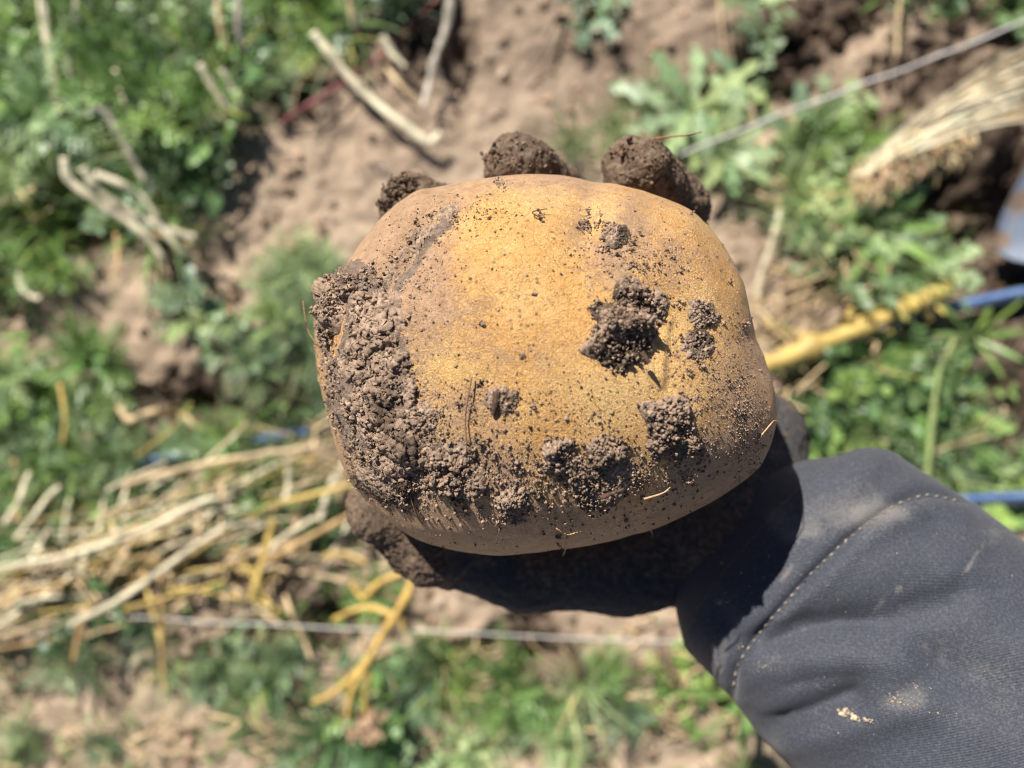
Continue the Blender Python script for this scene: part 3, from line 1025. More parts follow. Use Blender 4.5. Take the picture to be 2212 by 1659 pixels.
# mud crumbs on the glove
acc = Acc()
for (cu, cv, ru, rv, n, r1) in [(1150, 330, 110, 50, 1100, 4.6), (1410, 370, 90, 80, 1200, 4.4), (890, 425, 60, 45, 420, 5.0), (830, 1130, 90, 80, 700, 3.6), (900, 1205, 90, 40, 420, 4.0), (1715, 930, 40, 110, 320, 3.0), (1250, 1280, 260, 60, 300, 2.6), (1500, 440, 40, 50, 300, 4.4)]:
    u, v = blob(n, cu, cv, ru, rv)
    L, N = hits(bvh_g, u, v)
    ok = np.array([pot_f(l[None])[0] > 0.0008 for l in L], bool) if len(L) else np.zeros(0, bool)
    L, N = L[ok], N[ok]
    few = rng.random(len(L)) < 0.36
    L, N = L[few], N[few]
    R = (1.0 + (r1 - 1.0) * rng.random(len(L)) ** 2.6) * PXM * 1.1
    scatter_crumbs(acc, L + N * (R * 0.25)[:, None], R)
for (cu, cv, rad, n) in [(855, 405, 26, 130), (880, 398, 18, 60), (835, 440, 12, 30), (1060, 330, 20, 40), (1345, 330, 16, 30)]:
    u, v = blob(n, cu, cv, rad, rad)
    L, N = hits(bvh_g, u, v)
    if len(L):
        R = (2.5 + 4.5 * rng.random(len(L)) ** 2) * PXM * 1.2
        scatter_crumbs(acc, L + N * (rng.random(len(L)) * 0.002)[:, None], R)
o = obj('soil_crumbs', acc.mesh('glove_soil', False), soil_mat('glove_crumb', (0.24, 0.165, 0.115)), person, kind='stuff')
o.location = -person.location


def person_root(pts, r, c):
    C = []
    for a, b, z in pts:
        C.append(px(a, b, z))
    V, F = tube(spline(C, 24), np.linspace(r, r * 0.6, 24) * (1 + 0.5 * rng.random(24)), 6)
    a = Acc()
    a.add(V, F, c)
    o = obj('rootlet', a.mesh('rootlet'), MAT_CRUMB, person)
    o.location = -person.location


person_root([(1400, 300, 0.386), (1425, 298, 0.388), (1450, 295, 0.389), (1480, 292, 0.39), (1515, 285, 0.39)], 0.00028, (1.0, 0.75, 0.55))
person_root([(1095, 1305, 0.352), (1110, 1318, 0.350), (1125, 1330, 0.348), (1140, 1345, 0.346)], 0.0004, DRK)

# --- sleeve
RINGS = [  # upper edge, lower edge, height above the bed of the ring's middle
    ((1752, 1020), (1482, 1322), 0.3495), ((1800, 1000), (1480, 1362), 0.3515), ((1856, 984), (1490, 1402), 0.3535), ((1893, 975), (1510, 1424), 0.3552), ((1914, 975), (1522, 1440), 0.3560), ((1934, 988), (1532, 1452), 0.3567), ((1985, 1022), (1552, 1476), 0.3585), ((2080, 1086), (1582, 1510), 0.3610),
    ((2140, 1132), (1612, 1556), 0.3645), ((2216, 1190), (1690, 1650), 0.3690), ((2310, 1265), (1790, 1750), 0.3760), ((2520, 1430), (1990, 1930), 0.3950), ((2800, 1640), (2260, 2160), 0.4200), ((3300, 2000), (2700, 2560), 0.4650)]
NS, NP_ = 260, 200
Uc = spline([tuple(px(r[0][0], r[0][1], r[2])) for r in RINGS], NS)
Lc = spline([tuple(px(r[1][0], r[1][1], r[2])) for r in RINGS], NS)
# the arm goes on, rising, out of the picture
d_ = (Uc[-1] + Lc[-1] - Uc[-40] - Lc[-40])
d_ /= np.linalg.norm(d_)
d_ = d_ + np.array([0, 0, 0.25])
d_ /= np.linalg.norm(d_)
far_ = np.linspace(0.01, 0.55, 60)[:, None] * d_
Uc = np.vstack([Uc, Uc[-1] + far_])
Lc = np.vstack([Lc, Lc[-1] + far_])
NS += 60
# dense at the cuff
tq = np.linspace(0, 1, NS) ** 1.7 * (NS - 1)
Uc = np.stack([np.interp(tq, np.arange(NS), Uc[:, i]) for i in range(3)], -1)
Lc = np.stack([np.interp(tq, np.arange(NS), Lc[:, i]) for i in range(3)], -1)
def smooth_rows(A, wdt):
    k_ = np.exp(-np.linspace(-2, 2, 2 * wdt + 1) ** 2)
    k_ /= k_.sum()
    B = np.stack([np.convolve(np.concatenate([2 * A[0, i] - A[wdt:0:-1, i], A[:, i], 2 * A[-1, i] - A[-2:-wdt - 2:-1, i]]), k_, 'valid') for i in range(3)], -1)
    w2 = sstep(np.arange(NS) / NS, 0.30, 0.44)[:, None]
    return A * (1 - w2) + B * w2


Uc, Lc = smooth_rows(Uc, 26), smooth_rows(Lc, 26)
mid = (Uc + Lc) / 2
half = (Uc - Lc) / 2
hw = np.linalg.norm(half, axis=1)
ax = np.gradient(mid, axis=0)
ax /= np.linalg.norm(ax, axis=1)[:, None]
side = half / hw[:, None]
nrm = np.cross(side, ax)
nrm /= np.linalg.norm(nrm, axis=1)[:, None]
nrm *= np.sign(nrm[:, 2])[:, None]
lean = 0.34
nn = nrm * math.cos(0.1) - ax * lean * np.exp(-np.linspace(0, 1, NS) * 1.5)[:, None]
nn /= np.linalg.norm(nn, axis=1)[:, None]
ph = np.linspace(0, 2 * np.pi, NP_, endpoint=False)
cs = np.sign(np.cos(ph)) * np.abs(np.cos(ph)) ** 0.9
sn = np.sign(np.sin(ph)) * np.abs(np.sin(ph)) ** 0.9
SV = mid[:, None] + cs[None, :, None] * half[:, None] + sn[None, :, None] * nn[:, None] * (hw * 0.66)[:, None, None]
SV = SV.reshape(-1, 3)
i = np.arange(NS - 1)[:, None] * NP_
j = np.arange(NP_)[None]
j2 = (j + 1) % NP_
SF = np.stack([i + j, i + j2, i + NP_ + j2, i + NP_ + j], -1).reshape(-1, 4)
SN = (SV.reshape(NS, NP_, 3) - mid[:, None]).reshape(-1, 3)
SN -= (SN * np.repeat(ax, NP_, 0)).sum(1)[:, None] * np.repeat(ax, NP_, 0)
SN /= np.linalg.norm(SN, axis=1)[:, None]
U, Vv = uv_of(SV)
up = sstep(SN[:, 2], 0.0, 0.4)
SEAM = [(2081, 1086), (2005, 1070), (1960, 1080), (1920, 1099), (1860, 1142), (1801, 1192), (1750, 1243), (1707, 1291), (1668, 1335), (1636, 1376), (1608, 1412), (1590, 1447), (1582, 1505)]
sd = seg_dist(U, Vv, SEAM)
w_ = 0.0
w_ -= 0.0013 * np.exp(-(sd / 9) ** 2) * up
w_ += 0.0009 * np.exp(-((sd - 26) / 22) ** 2) * up
FOLDS = [([(1640, 1392), (1720, 1362), (1810, 1345), (1930, 1335), (2060, 1300)], 34, -0.0042), ([(1650, 1440), (1740, 1425), (1850, 1420), (1960, 1430)], 40, 0.0032), ([(1660, 1575), (1740, 1545), (1840, 1505)], 30, -0.0045), ([(1700, 1610), (1800, 1590), (1900, 1560), (2000, 1530)], 36, 0.0022),
         ([(1830, 1250), (1950, 1210), (2080, 1190)], 60, 0.0030), ([(2000, 1400), (2100, 1450), (2200, 1480)], 46, -0.0030), ([(1900, 1150), (2000, 1110), (2070, 1110)], 34, 0.0016), ([(2060, 1260), (2150, 1330), (2212, 1400)], 60, 0.0020), ([(1930, 1500), (2060, 1560), (2200, 1600)], 60, 0.0022), 
         ([(1850, 1010), (1800, 1090), (1730, 1180)], 40, 0.0010), ([(1560, 1330), (1590, 1390)], 26, -0.0012)]
for pts, wd, z in FOLDS:
    w_ += 0.75 * z * np.exp(-(seg_dist(U, Vv, pts) / wd) ** 2) * up
for pts, wd, z in [([(1650, 1400), (1730, 1372), (1800, 1352), (1880, 1345)], 13, -0.0016), ([(1668, 1572), (1745, 1548), (1830, 1512)], 12, -0.0018), ([(1700, 1480), (1790, 1462), (1860, 1462)], 12, -0.0010), ([(2010, 1130), (2060, 1180), (2130, 1215)], 14, -0.0010), ([(1960, 1300), (2060, 1275), (2150, 1280)], 16, -0.0010), ([(2030, 1420), (2110, 1462), (2212, 1500)], 15, -0.0014)]:
    dd_ = seg_dist(U, Vv, pts)
    w_ += z * np.exp(-dd_ / wd) * up
w_ += 0.0012 * fbm(SV, 28, 3, 41) + 0.0005 * fbm(SV, 80, 3, 43)
SV = SV + SN * w_[:, None]
# hem turned in, then the far end closed
NI = 14
inner = []
for k in range(1, NI + 1):
    f = k / NI
    row = min(NS - 1, int(k * 3))
    src = SV.reshape(NS, NP_, 3)[0] if k <= 2 else SV.reshape(NS, NP_, 3)[row]
    cen = src.mean(0)
    s_ = src - SN.reshape(NS, NP_, 3)[0 if k <= 2 else row] * (0.0008 * min(k, 2))
    inner.append(s_)
n0 = len(SV)
SV = np.vstack([SV] + inner)
IF = []
prev = np.arange(NP_)
for k in range(NI):
    cur = n0 + k * NP_ + np.arange(NP_)
    IF.append(np.stack([prev, cur, np.roll(cur, -1), np.roll(prev, -1)], -1))
    prev = cur
SF = np.vstack([SF] + IF)
cap = len(SV)
SV = np.vstack([SV, mid[-1]])
last = (NS - 1) * NP_ + np.arange(NP_)
CF = np.stack([last, np.roll(last, -1), np.full(NP_, cap)], -1)
U, Vv = uv_of(SV)
dirt = 0.5 * fbm(SV, 45, 4, 51)
for a, b, ru, rv, s_ in [(1830, 1105, 110, 60, 0.55), (1900, 1110, 60, 30, 0.35), (2150, 1160, 40, 40, 0.5), (1950, 1520, 80, 40, 0.55), (1680, 1130, 50, 30, 0.35), (2010, 1440, 60, 60, 0.2), (1650, 1420, 60, 20, 0.3), (1560, 1420, 12, 50, 0.5), (1760, 1300, 160, 60, 0.2)]:
    dirt += s_ * np.exp(-(((U - a) / ru) ** 2 + ((Vv - b) / rv) ** 2))
dirt += 0.4 * np.exp(-(seg_dist(U, Vv, [(2090, 1225), (2110, 1205), (2125, 1175)]) / 6) ** 2) + 0.0
for pts, wd, k_ in [([(1880, 1330), (1905, 1300)], 5, 0.5), ([(2070, 1250), (2095, 1220), (2110, 1190)], 5, 0.7), ([(2085, 1232), (2120, 1215)], 4, 0.5), ([(1780, 1240), (1800, 1265)], 5, 0.5), ([(1940, 1270), (1950, 1310)], 4, 0.5), ([(1990, 1380), (2005, 1410)], 4, 0.5), ([(1690, 1250), (1710, 1225)], 6, 0.5), ([(1860, 1110), (1900, 1100), (1950, 1112)], 16, 0.45), ([(1540, 1395), (1546, 1430), (1556, 1450)], 5, 0.7), ([(1700, 1160), (1760, 1150)], 14, 0.4), ([(2010, 1560), (2060, 1580), (2120, 1575)], 14, 0.35), ([(1760, 1480), (1800, 1500)], 7, 0.4)]:
    dirt += k_ * np.exp(-(seg_dist(U, Vv, pts) / wd) ** 2)
uvs = np.zeros((len(SV), 2))
arc = np.concatenate([[0], np.cumsum(np.linalg.norm(np.diff(mid, axis=0), axis=1))])
uvs[:n0, 0] = np.repeat(arc, NP_)
uvs[:n0, 1] = np.tile(np.linspace(0, 1, NP_, endpoint=False) * 0.26, NS)
m = M('dark_grey_softshell')
at = m.sep(m.attr().outputs['Color'])
co = m.coord()
uvc = m.coord('UV')
wv = m.node('ShaderNodeTexWave', {'Scale': 620.0, 'Distortion': 1.2, 'Detail': 1.0, 'Vector': uvc}, bands_direction='DIAGONAL').outputs['Fac']
nA = m.noise(90, 6, 0.6, co)
nB = m.noise(1500, 5, 0.8, co)
base = m.ramp(nB, [(0.28, (0.016, 0.018, 0.0245)), (0.52, (0.042, 0.047, 0.062)), (0.76, (0.110, 0.118, 0.144))])
f = m.math('ADD', at[0], m.math('MULTIPLY', m.math('SUBTRACT', nA, 0.5), 1.0))
f = m.math('ADD', f, m.math('MULTIPLY', m.math('SUBTRACT', nB, 0.5), 0.8))
f = m.ramp(f, [(0.30, grey(0)), (0.95, grey(0.55))])
c = m.mix(f, base, (0.23, 0.21, 0.19))
vo = m.node('ShaderNodeTexVoronoi', {'Scale': 380.0, 'Vector': co})
lint = m.ramp(vo.outputs['Distance'], [(0.04, grey(1)), (0.09, grey(0))])
lp = m.ramp(m.sep(vo.outputs['Color'])[0], [(0.86, grey(0)), (0.88, grey(1))])
c = m.mix(m.math('MULTIPLY', m.math('MULTIPLY', lint, lp), 0.6), c, (0.5, 0.48, 0.45))
nr = m.bump(nB, 0.25, 0.0004, m.bump(wv, 0.3, 0.0002))
m.set(Base_Color=c, Roughness=0.72, Normal=nr, Sheen_Weight=0.12, Sheen_Roughness=0.5)
m.b.inputs['Specular IOR Level'].default_value = 0.35
MAT_SLEEVE = m.m
dirt = np.clip(dirt, 0, 1)
sleeve = obj('sleeve', mesh_np('sleeve', SV - PO, [SF, CF], np.stack([dirt] * 3, -1), True, uvs), MAT_SLEEVE, person, label='dark grey softshell sleeve with a stitched hem')
bvh_s = BVHTree.FromPolygons([Vector(v) for v in SV], SF.tolist())
# stitches along the hem seam
m = M('dusty_tan_thread')
m.set(Base_Color=m.ramp(m.noise(160, 2), [(0.3, (0.06, 0.05, 0.045)), (0.7, (0.36, 0.29, 0.23))]), Roughness=0.9)
MAT_THREAD = m.m
sp = spline([(a, b, 0) for a, b in SEAM], 400)
ln = np.concatenate([[0], np.cumsum(np.hypot(*np.diff(sp[:, :2], axis=0).T))])
s0 = 20.0
while s0 < ln[-1] - 20:
    uvp = [np.array([np.interp(s0 + q, ln, sp[:, 0]), np.interp(s0 + q, ln, sp[:, 1])]) for q in (-4.5, -2.2, 0, 2.2, 4.5)]
    C = []
    for q, p in enumerate(uvp):
        l, n = hit(bvh_s, p[0], p[1])
        if l is not None:
            C.append(l + n * (0.0000, 0.00028, 0.0004, 0.00028, 0.0)[q])
    if len(C) == 5:
        V, F = tube(np.array([tuple(x) for x in C]), np.array([0.00018, 0.00030, 0.00033, 0.00030, 0.00018]) * random.uniform(0.8, 1.15), 6)
        a = Acc()
        a.add(V - PO - 0, F)
        so = obj('stitch', a.mesh('stitch'), MAT_THREAD, sleeve)
    s0 += random.uniform(19, 23)
# dry crumbs and lint stuck on the sleeve
acc = Acc()
for (cu, cv, ru, rv, n, r1) in [(1945, 1515, 34, 14, 60, 3.2), (1828, 1540, 14, 9, 40, 5.6), (1850, 1552, 12, 6, 30, 5.0), (1874, 1558, 12, 5, 20, 4.4), (1555, 1300, 14, 10, 30, 3.0), (1595, 1395, 10, 8, 12, 2.8), (1650, 1440, 24, 10, 30, 2.0), (2035, 1540, 30, 10, 14, 2.2), (1900, 1300, 300, 250, 60, 1.6), (1985, 1490, 30, 20, 20, 1.8), (1790, 1260, 8, 6, 6, 2.4), (1640, 1230, 60, 30, 20, 2.2)]:
    u, v = blob(n, cu, cv, ru, rv, 0.2)
    L, N = hits(bvh_s, u, v)
    R = (0.8 + (r1 - 0.8) * rng.random(len(L)) ** 2) * PXM
    scatter_crumbs(acc, L + N * (R * 0.4)[:, None], R)
m = M('dry_pale_soil')
m.set(Base_Color=m.mix(1.0, (0.47, 0.37, 0.26), m.attr().outputs['Color'], 'MULTIPLY'), Roughness=0.95)
MAT_PALE = m.m
o = obj('soil_crumbs', acc.mesh('sleeve_soil', False), MAT_PALE, person, kind='stuff')
o.location = -person.location

# ------------------------------------------------------------------ plants
def leaf_mat(name, c, trans=0.35, rough=0.55):
    m = M(name)
    at = m.attr().outputs['Color']
    n = m.noise(120, 4, 0.6)
    base = m.mix(1.0, m.ramp(n, [(0.25, tuple(x * 0.7 for x in c)), (0.75, tuple(x * 1.3 for x in c))]), at, 'MULTIPLY')
    oi = m.node('ShaderNodeObjectInfo').outputs['Random']
    base = m.mix(0.6, base, m.ramp(oi, [(0.0, (0.75, 0.85, 0.9)), (0.5, (1, 1, 1)), (1.0, (1.25, 1.15, 0.8))]), 'MULTIPLY')
    m.set(Base_Color=base, Roughness=0.42)
    m.b.inputs['Specular IOR Level'].default_value = 0.5
    tr = m.node('ShaderNodeBsdfTranslucent', {'Color': m.mix(1.0, base, (1.3, 1.4, 0.7), 'MULTIPLY')})
    mx = m.node('ShaderNodeMixShader', {0: trans})
    m.t.links.new(m.b.outputs[0], mx.inputs[1])
    m.t.links.new(tr.outputs[0], mx.inputs[2])
    m.t.links.new(mx.outputs[0], m.t.nodes['Material Output'].inputs['Surface'])
    return m.m


MAT_GREEN = leaf_mat('fresh_green_leaf', (0.205, 0.335, 0.100), 0.22)
MAT_DULL = leaf_mat('dull_grey_green_leaf', (0.180, 0.265, 0.150), 0.22)
MAT_PALEGREEN = leaf_mat('pale_mealy_leaf', (0.315, 0.430, 0.230), 0.22)
MAT_DEEP = leaf_mat('deep_green_leaf', (0.095, 0.180, 0.070), 0.22)
MAT_STEM = leaf_mat('green_stem', (0.22, 0.27, 0.08), 0.1)


def frame_of(az, el):
    d = np.array([math.cos(az) * math.cos(el), math.sin(az) * math.cos(el), math.sin(el)])
    s = np.array([-math.sin(az), math.cos(az), 0])
    return d, s, np.cross(d, s)


def blade(acc, base, az, el, length, width, droop=0.5, n=7, prof=None, col=(1, 1, 1), fold=0.25, twist=0.0, lobes=0, lobe_d=0.0):
    """one leaf: folded strip along a drooping midrib"""
    t = np.linspace(0, 1, n)
    e = el - droop * t * 1.2
    step = length / (n - 1)
    ds = np.stack([np.cos(az) * np.cos(e), np.sin(az) * np.cos(e), np.sin(e)], -1)
    C = np.asarray(base) + np.concatenate([[np.zeros(3)], np.cumsum(ds[:-1] * step, axis=0)])
    w = width * 0.5 * (prof(t) if prof else np.sin(np.pi * np.clip(t * 0.93 + 0.06, 0, 1)) ** 0.8)
    if lobes:
        w = w * (1 - lobe_d * (0.5 + 0.5 * np.cos(t * lobes * 2 * np.pi)))
    S = np.array([-math.sin(az), math.cos(az), 0.0])
    Nn = np.cross(ds, S)
    S2 = S[None] * math.cos(twist) + Nn * math.sin(twist)
    Lf = C + S2 * w[:, None] + Nn * (-abs(fold) * w)[:, None] * -1
    Rt = C - S2 * w[:, None] + Nn * (-abs(fold) * w)[:, None] * -1
    V = np.concatenate([Lf, C, Rt])
    i = np.arange(n - 1)
    F = np.concatenate([np.stack([i, i + n, i + n + 1, i + 1], -1), np.stack([i + n, i + 2 * n, i + 2 * n + 1, i + n + 1], -1)])
    acc.add(V, F, np.asarray(col))
    return C


def tint(lo=0.7, hi=1.25):
    k = random.uniform(lo, hi)
    return np.array([k * random.uniform(0.92, 1.12), k, k * random.uniform(0.85, 1.1)])


def foliage_feathery(seed, nl=20):
    random.seed(seed)
    a, st = Acc(), Acc()
    for i in range(nl):
        az = i * 2.4 + random.uniform(-0.4, 0.4)
        el = random.uniform(0.25, 1.25)
        ln = random.uniform(0.024, 0.046)
        b = (random.uniform(-0.004, 0.004), random.uniform(-0.004, 0.004), random.uniform(0.002, 0.012))
        cl = tint(0.65, 1.3)
        n = 11
        t = np.linspace(0, 1, n)
        e = el - random.uniform(0.3, 1.0) * t
        ds = np.stack([np.cos(az) * np.cos(e), np.sin(az) * np.cos(e), np.sin(e)], -1) * ln / (n - 1)
        C = np.array(b) + np.concatenate([[np.zeros(3)], np.cumsum(ds[:-1], axis=0)])
        V, F = tube(C, np.linspace(0.0006, 0.0003, n), 3, close=False)
        a.add(V, F, cl)
        for k in range(2, n):
            for sgn in (-1, 1):
                ll = 0.0095 * math.sin(math.pi * min(1, 0.15 + k / n * 0.85)) * random.uniform(0.7, 1.2)
                da = az + sgn * random.uniform(0.7, 1.1)
                ee = e[k] * 0.7 + random.uniform(-0.2, 0.5)
                d = np.array([math.cos(da) * math.cos(ee), math.sin(da) * math.cos(ee), math.sin(ee)])
                s_ = np.cross(d, [0, 0, 1.0])
                s_ = s_ / (np.linalg.norm(s_) + 1e-9) * 0.0009
                a.add(np.array([C[k], C[k] + d * ll * 0.55 + s_, C[k] + d * ll, C[k] + d * ll * 0.55 - s_]), np.array([[0, 1, 2, 3]]), cl * random.uniform(0.85, 1.2))
    V, F = tube([(0, 0, -0.012), (0, 0, 0), (0.001, 0, 0.012)], [0.0016, 0.0016, 0.001], 6)
    st.add(V, F)
    return a.mesh('feathery_foliage'), st.mesh('stem')


def foliage_grass(seed, nb=34, ln=0.062):
    random.seed(seed)
    a, st = Acc(), Acc()
    for i in range(nb):
        az = random.uniform(0, 6.28)
        blade(a, (random.gauss(0, 0.008), random.gauss(0, 0.008), 0.0), az, random.uniform(0.3, 1.35), ln * random.uniform(0.5, 1.2), random.uniform(0.0010, 0.0024), random.uniform(0.2, 1.2), 6, lambda t: 1 - t ** 1.6 * 0.98, tint(0.65, 1.35) * (np.array([2.3, 1.5, 1.6]) if random.random() < 0.16 else 1), 0.3)
    V, F = tube([(0, 0, -0.012), (0, 0, 0), (0.001, 0, 0.008)], [0.003, 0.003, 0.001], 6)
    st.add(V, F)
    return a.mesh('grass_foliage'), st.mesh('stem')


def foliage_round(seed, ns=13):
    random.seed(seed)
    a, st = Acc(), Acc()
    for i in range(ns):
        az = i * 2.4 + random.uniform(-0.3, 0.3)
        el = random.uniform(0.15, 1.1)
        ln = random.uniform(0.03, 0.055)
        n = 7
        t = np.linspace(0, 1, n)
        e = el - 0.6 * t
        a2 = az + random.uniform(-0.6, 0.6) * t
        ds = np.stack([np.cos(a2) * np.cos(e), np.sin(a2) * np.cos(e), np.sin(e)], -1) * ln / (n - 1)
        C = np.concatenate([[np.zeros(3)], np.cumsum(ds[:-1], axis=0)])
        V, F = tube(C, np.linspace(0.0008, 0.0004, n), 4, close=False)
        st.add(V, F)
        cl = tint(0.6, 1.3)
        for k in range(2, n):
            for sgn in (-1, 1):
                L_ = random.uniform(0.006, 0.0115)
                blade(a, C[k], a2[k] + sgn * random.uniform(0.8, 1.5), random.uniform(-0.1, 0.8), L_, L_ * 0.72, 0.5, 5, lambda t: np.sin(np.pi * np.clip(t * 0.86 + 0.1, 0, 1)) ** 0.55, cl * random.uniform(0.85, 1.2), 0.12)
    V, F = tube([(0, 0, -0.012), (0, 0, 0.004)], [0.0016, 0.001], 6)
    st.add(V, F)
    return a.mesh('round_foliage'), st.mesh('stem')


def plant(name, meshes, u, v, label, cat, group, mat, scale=1.0, rot=None, dz=0.0):
    z = gz(u, v) + dz
    p = px(u, v, z)
    r = empty(name, p, label=label, category=cat, group=group)
    r.rotation_euler = (random.uniform(-0.15, 0.15), random.uniform(-0.15, 0.15), random.uniform(0, 6.28) if rot is None else rot)
    r.scale = (scale, scale, scale * random.uniform(1.0, 1.6))
    fo = obj('foliage', meshes[0], None, r)
    so = obj('stem', meshes[1], None, r)
    for o_, mm in ((fo, mat), (so, MAT_STEM)):
        if not o_.data.materials:
            o_.data.materials.append(None)
        o_.material_slots[0].link = 'OBJECT'
        o_.material_slots[0].material = mm
    return r


FEA = [foliage_feathery(200 + i, random.randint(18, 26)) for i in range(7)]
GRA = [foliage_grass(300 + i, random.randint(46, 64)) for i in range(5)]
ROU = [foliage_round(400 + i, random.randint(10, 15)) for i in range(5)]
random.seed(11)
KINDS_ = {
    'f': ('feathery_weed', FEA, 'feathery weed', 'weed'),
    'g': ('grass_tuft', GRA, 'grass tuft', 'grass'),
    'r': ('chickweed', ROU, 'round-leaved weed', 'weed'),
}
LANDMARKS = [(60, 1570, 'on the pale soil in the bottom corner'), (300, 1580, 'on the pale soil at the bottom edge'), (560, 1610, 'on the pale soil below the forked stem'), 
    (100, 120, 'beside the bleached straw at the top edge'), (20, 40, 'in the top corner of the weed patch'), (260, 60, 'between the hanging straws at the top'), (420, 60, 'under the tan straw at the top edge'), (540, 60, 'next to the pale grey straw'), (700, 30, 'above the hooked straw'), (840, 30, 'by the top of the red stick'),
    (460, 180, 'around the stubby cream straw'), (610, 210, 'by the lower end of the red stick'), (680, 110, 'at the root of the hooked straw'), (330, 230, 'around the broad feathery rosette'), (120, 270, 'around the large pale rosette'), (240, 330, 'under the flattened grey straw'), (400, 350, 'on the edge of the bare strip'),
    (190, 470, 'over the dark hole'), (300, 470, 'under the bunch of bent straws'), (50, 400, 'by the tan straw end at the frame edge'), (60, 560, 'near the small curled straw'), (240, 560, 'by the thin amber straw'), (520, 380, 'along the bare strip below the red stick'),
    (620, 560, 'above the crusted end of the potato'), (600, 700, 'level with the crusted end of the potato'), (640, 850, 'below the crusted end of the potato'), (230, 780, 'by the bright upright weed'), (340, 880, 'around the curled dry stem'), (60, 800, 'by the frame edge above the drip tube'), (130, 920, 'around the thin yellow straw'), (480, 960, 'touching the blue drip tube'), (690, 950, 'where the drip tube goes under the potato'),
    (60, 1100, 'at the frame end of the stalk heap'), (300, 1120, 'in the middle of the stalk heap'), (600, 1080, 'at the thumb end of the stalk heap'), (200, 1300, 'under the lower edge of the stalk heap'), (500, 1300, 'under the slanting stalks'), (760, 1260, 'beside the forked stem top'), (60, 1420, 'in the bottom corner under the amber straw'), (350, 1430, 'around the long amber straw'), (560, 1440, 'left of the forked stem tips'), (740, 1540, 'at the forked stem tips'),
    (900, 1420, 'just under the gloved thumb'), (930, 1600, 'at the bottom edge past the forked stem'), (1090, 1440, 'beside the dark hole under the thumb'), (1150, 1620, 'at the bottom edge below the dark hole'), (1320, 1450, 'under the nylon line by the hem'), (1380, 1620, 'at the bottom edge short of the sleeve'), (1560, 1560, 'against the lower side of the sleeve'), (1690, 1700, 'in the bottom corner by the sleeve'),
    (1220, 290, 'between the two large fingertips'), (1420, 160, 'around the upper lobed leaves'), (1540, 300, 'beside the last fingertip'), (1640, 230, 'between the lobed weed and the line'), (1720, 380, 'beside the bent pale straw top'), (1800, 300, 'under the nylon line'), (1880, 440, 'by the foot of the straw wisp'), (1780, 560, 'above the yellow stem'), (1960, 580, 'between the spade and the yellow stem'),
    (1780, 830, 'under the yellow stem'), (1900, 780, 'below the yellow stem end'), (2030, 860, 'around the pale green stalk'), (1780, 960, 'above the sleeve hem'), (1960, 1000, 'along the upper side of the sleeve'), (2180, 1090, 'around the second drip tube'), (1920, 20, 'around the dangling thin straw'), (2120, 20, 'in the top corner beyond the line')]


def near(u, v):
    return min(LANDMARKS, key=lambda q: math.hypot(u - q[0], v - q[1]))[2]


SHADE = {MAT_GREEN: 'fresh green', MAT_DULL: 'dull grey green', MAT_PALEGREEN: 'pale green', MAT_DEEP: 'dark green'}
ZONES = [
    # polygon, count, kinds, materials, size range
    ([(-190, -140), (880, -140), (830, 20), (640, 160), (540, 290), (420, 430), (310, 520), (130, 600), (-190, 680)], 88, 'ffgggr', [MAT_GREEN, MAT_GREEN, MAT_PALEGREEN, MAT_DEEP], (0.6, 1.2)),
    ([(590, 530), (700, 500), (770, 620), (700, 900), (590, 860), (540, 700)], 12, 'ffg', [MAT_DULL, MAT_DULL, MAT_PALEGREEN], (0.6, 0.95)),
    ([(-160, 790), (90, 800), (200, 880), (420, 930), (560, 910), (700, 910), (740, 970), (300, 1050), (-160, 1060)], 32, 'ffggr', [MAT_GREEN, MAT_DULL, MAT_PALEGREEN], (0.55, 1.0)),
    ([(-160, 1010), (700, 990), (740, 1130), (900, 1250), (700, 1320), (-160, 1350)], 24, 'fgr', [MAT_GREEN, MAT_DEEP], (0.5, 0.9)),
    ([(-160, 1350), (300, 1345), (700, 1330), (930, 1370), (1480, 1400), (1600, 1500), (1760, 1740), (1400, 1740), (1000, 1640), (820, 1540), (520, 1490), (250, 1440), (-160, 1420)], 36, 'ffggr', [MAT_GREEN, MAT_DULL, MAT_PALEGREEN], (0.5, 0.95)),
    ([(1380, 200), (1450, 140), (1620, 190), (1640, 320), (1560, 400), (1440, 390), (1200, 320), (1170, 270), (1330, 270)], 6, 'fg', [MAT_PALEGREEN, MAT_DULL], (0.55, 0.85)),
    ([(1690, 330), (1790, 270), (1850, 350), (1900, 480), (2030, 590), (1900, 630), (1780, 600), (1720, 500)], 24, 'ffggr', [MAT_GREEN, MAT_PALEGREEN], (0.55, 0.95)),
    ([(1740, 810), (1850, 760), (2030, 780), (2060, 860), (2050, 980), (2190, 1030), (2120, 1050), (2060, 1050), (1920, 960), (1780, 970)], 38, 'rrrg', [MAT_DEEP, MAT_GREEN, MAT_DULL], (0.6, 1.0)),
    ([(1880, -90), (2240, -90), (2240, 40), (2050, 50), (1900, 30)], 8, 'rf', [MAT_DULL, MAT_DEEP], (0.5, 0.8)),
]
ZONES.append(([(-160, 1450), (500, 1510), (800, 1580), (950, 1720), (-160, 1740)], 14, 'ggf', [MAT_DULL, MAT_PALEGREEN], (0.35, 0.65)))
GROUP_OF = {'f': 'feathery weeds on the bed', 'g': 'grass tufts on the bed', 'r': 'round-leaved weeds on the bed'}
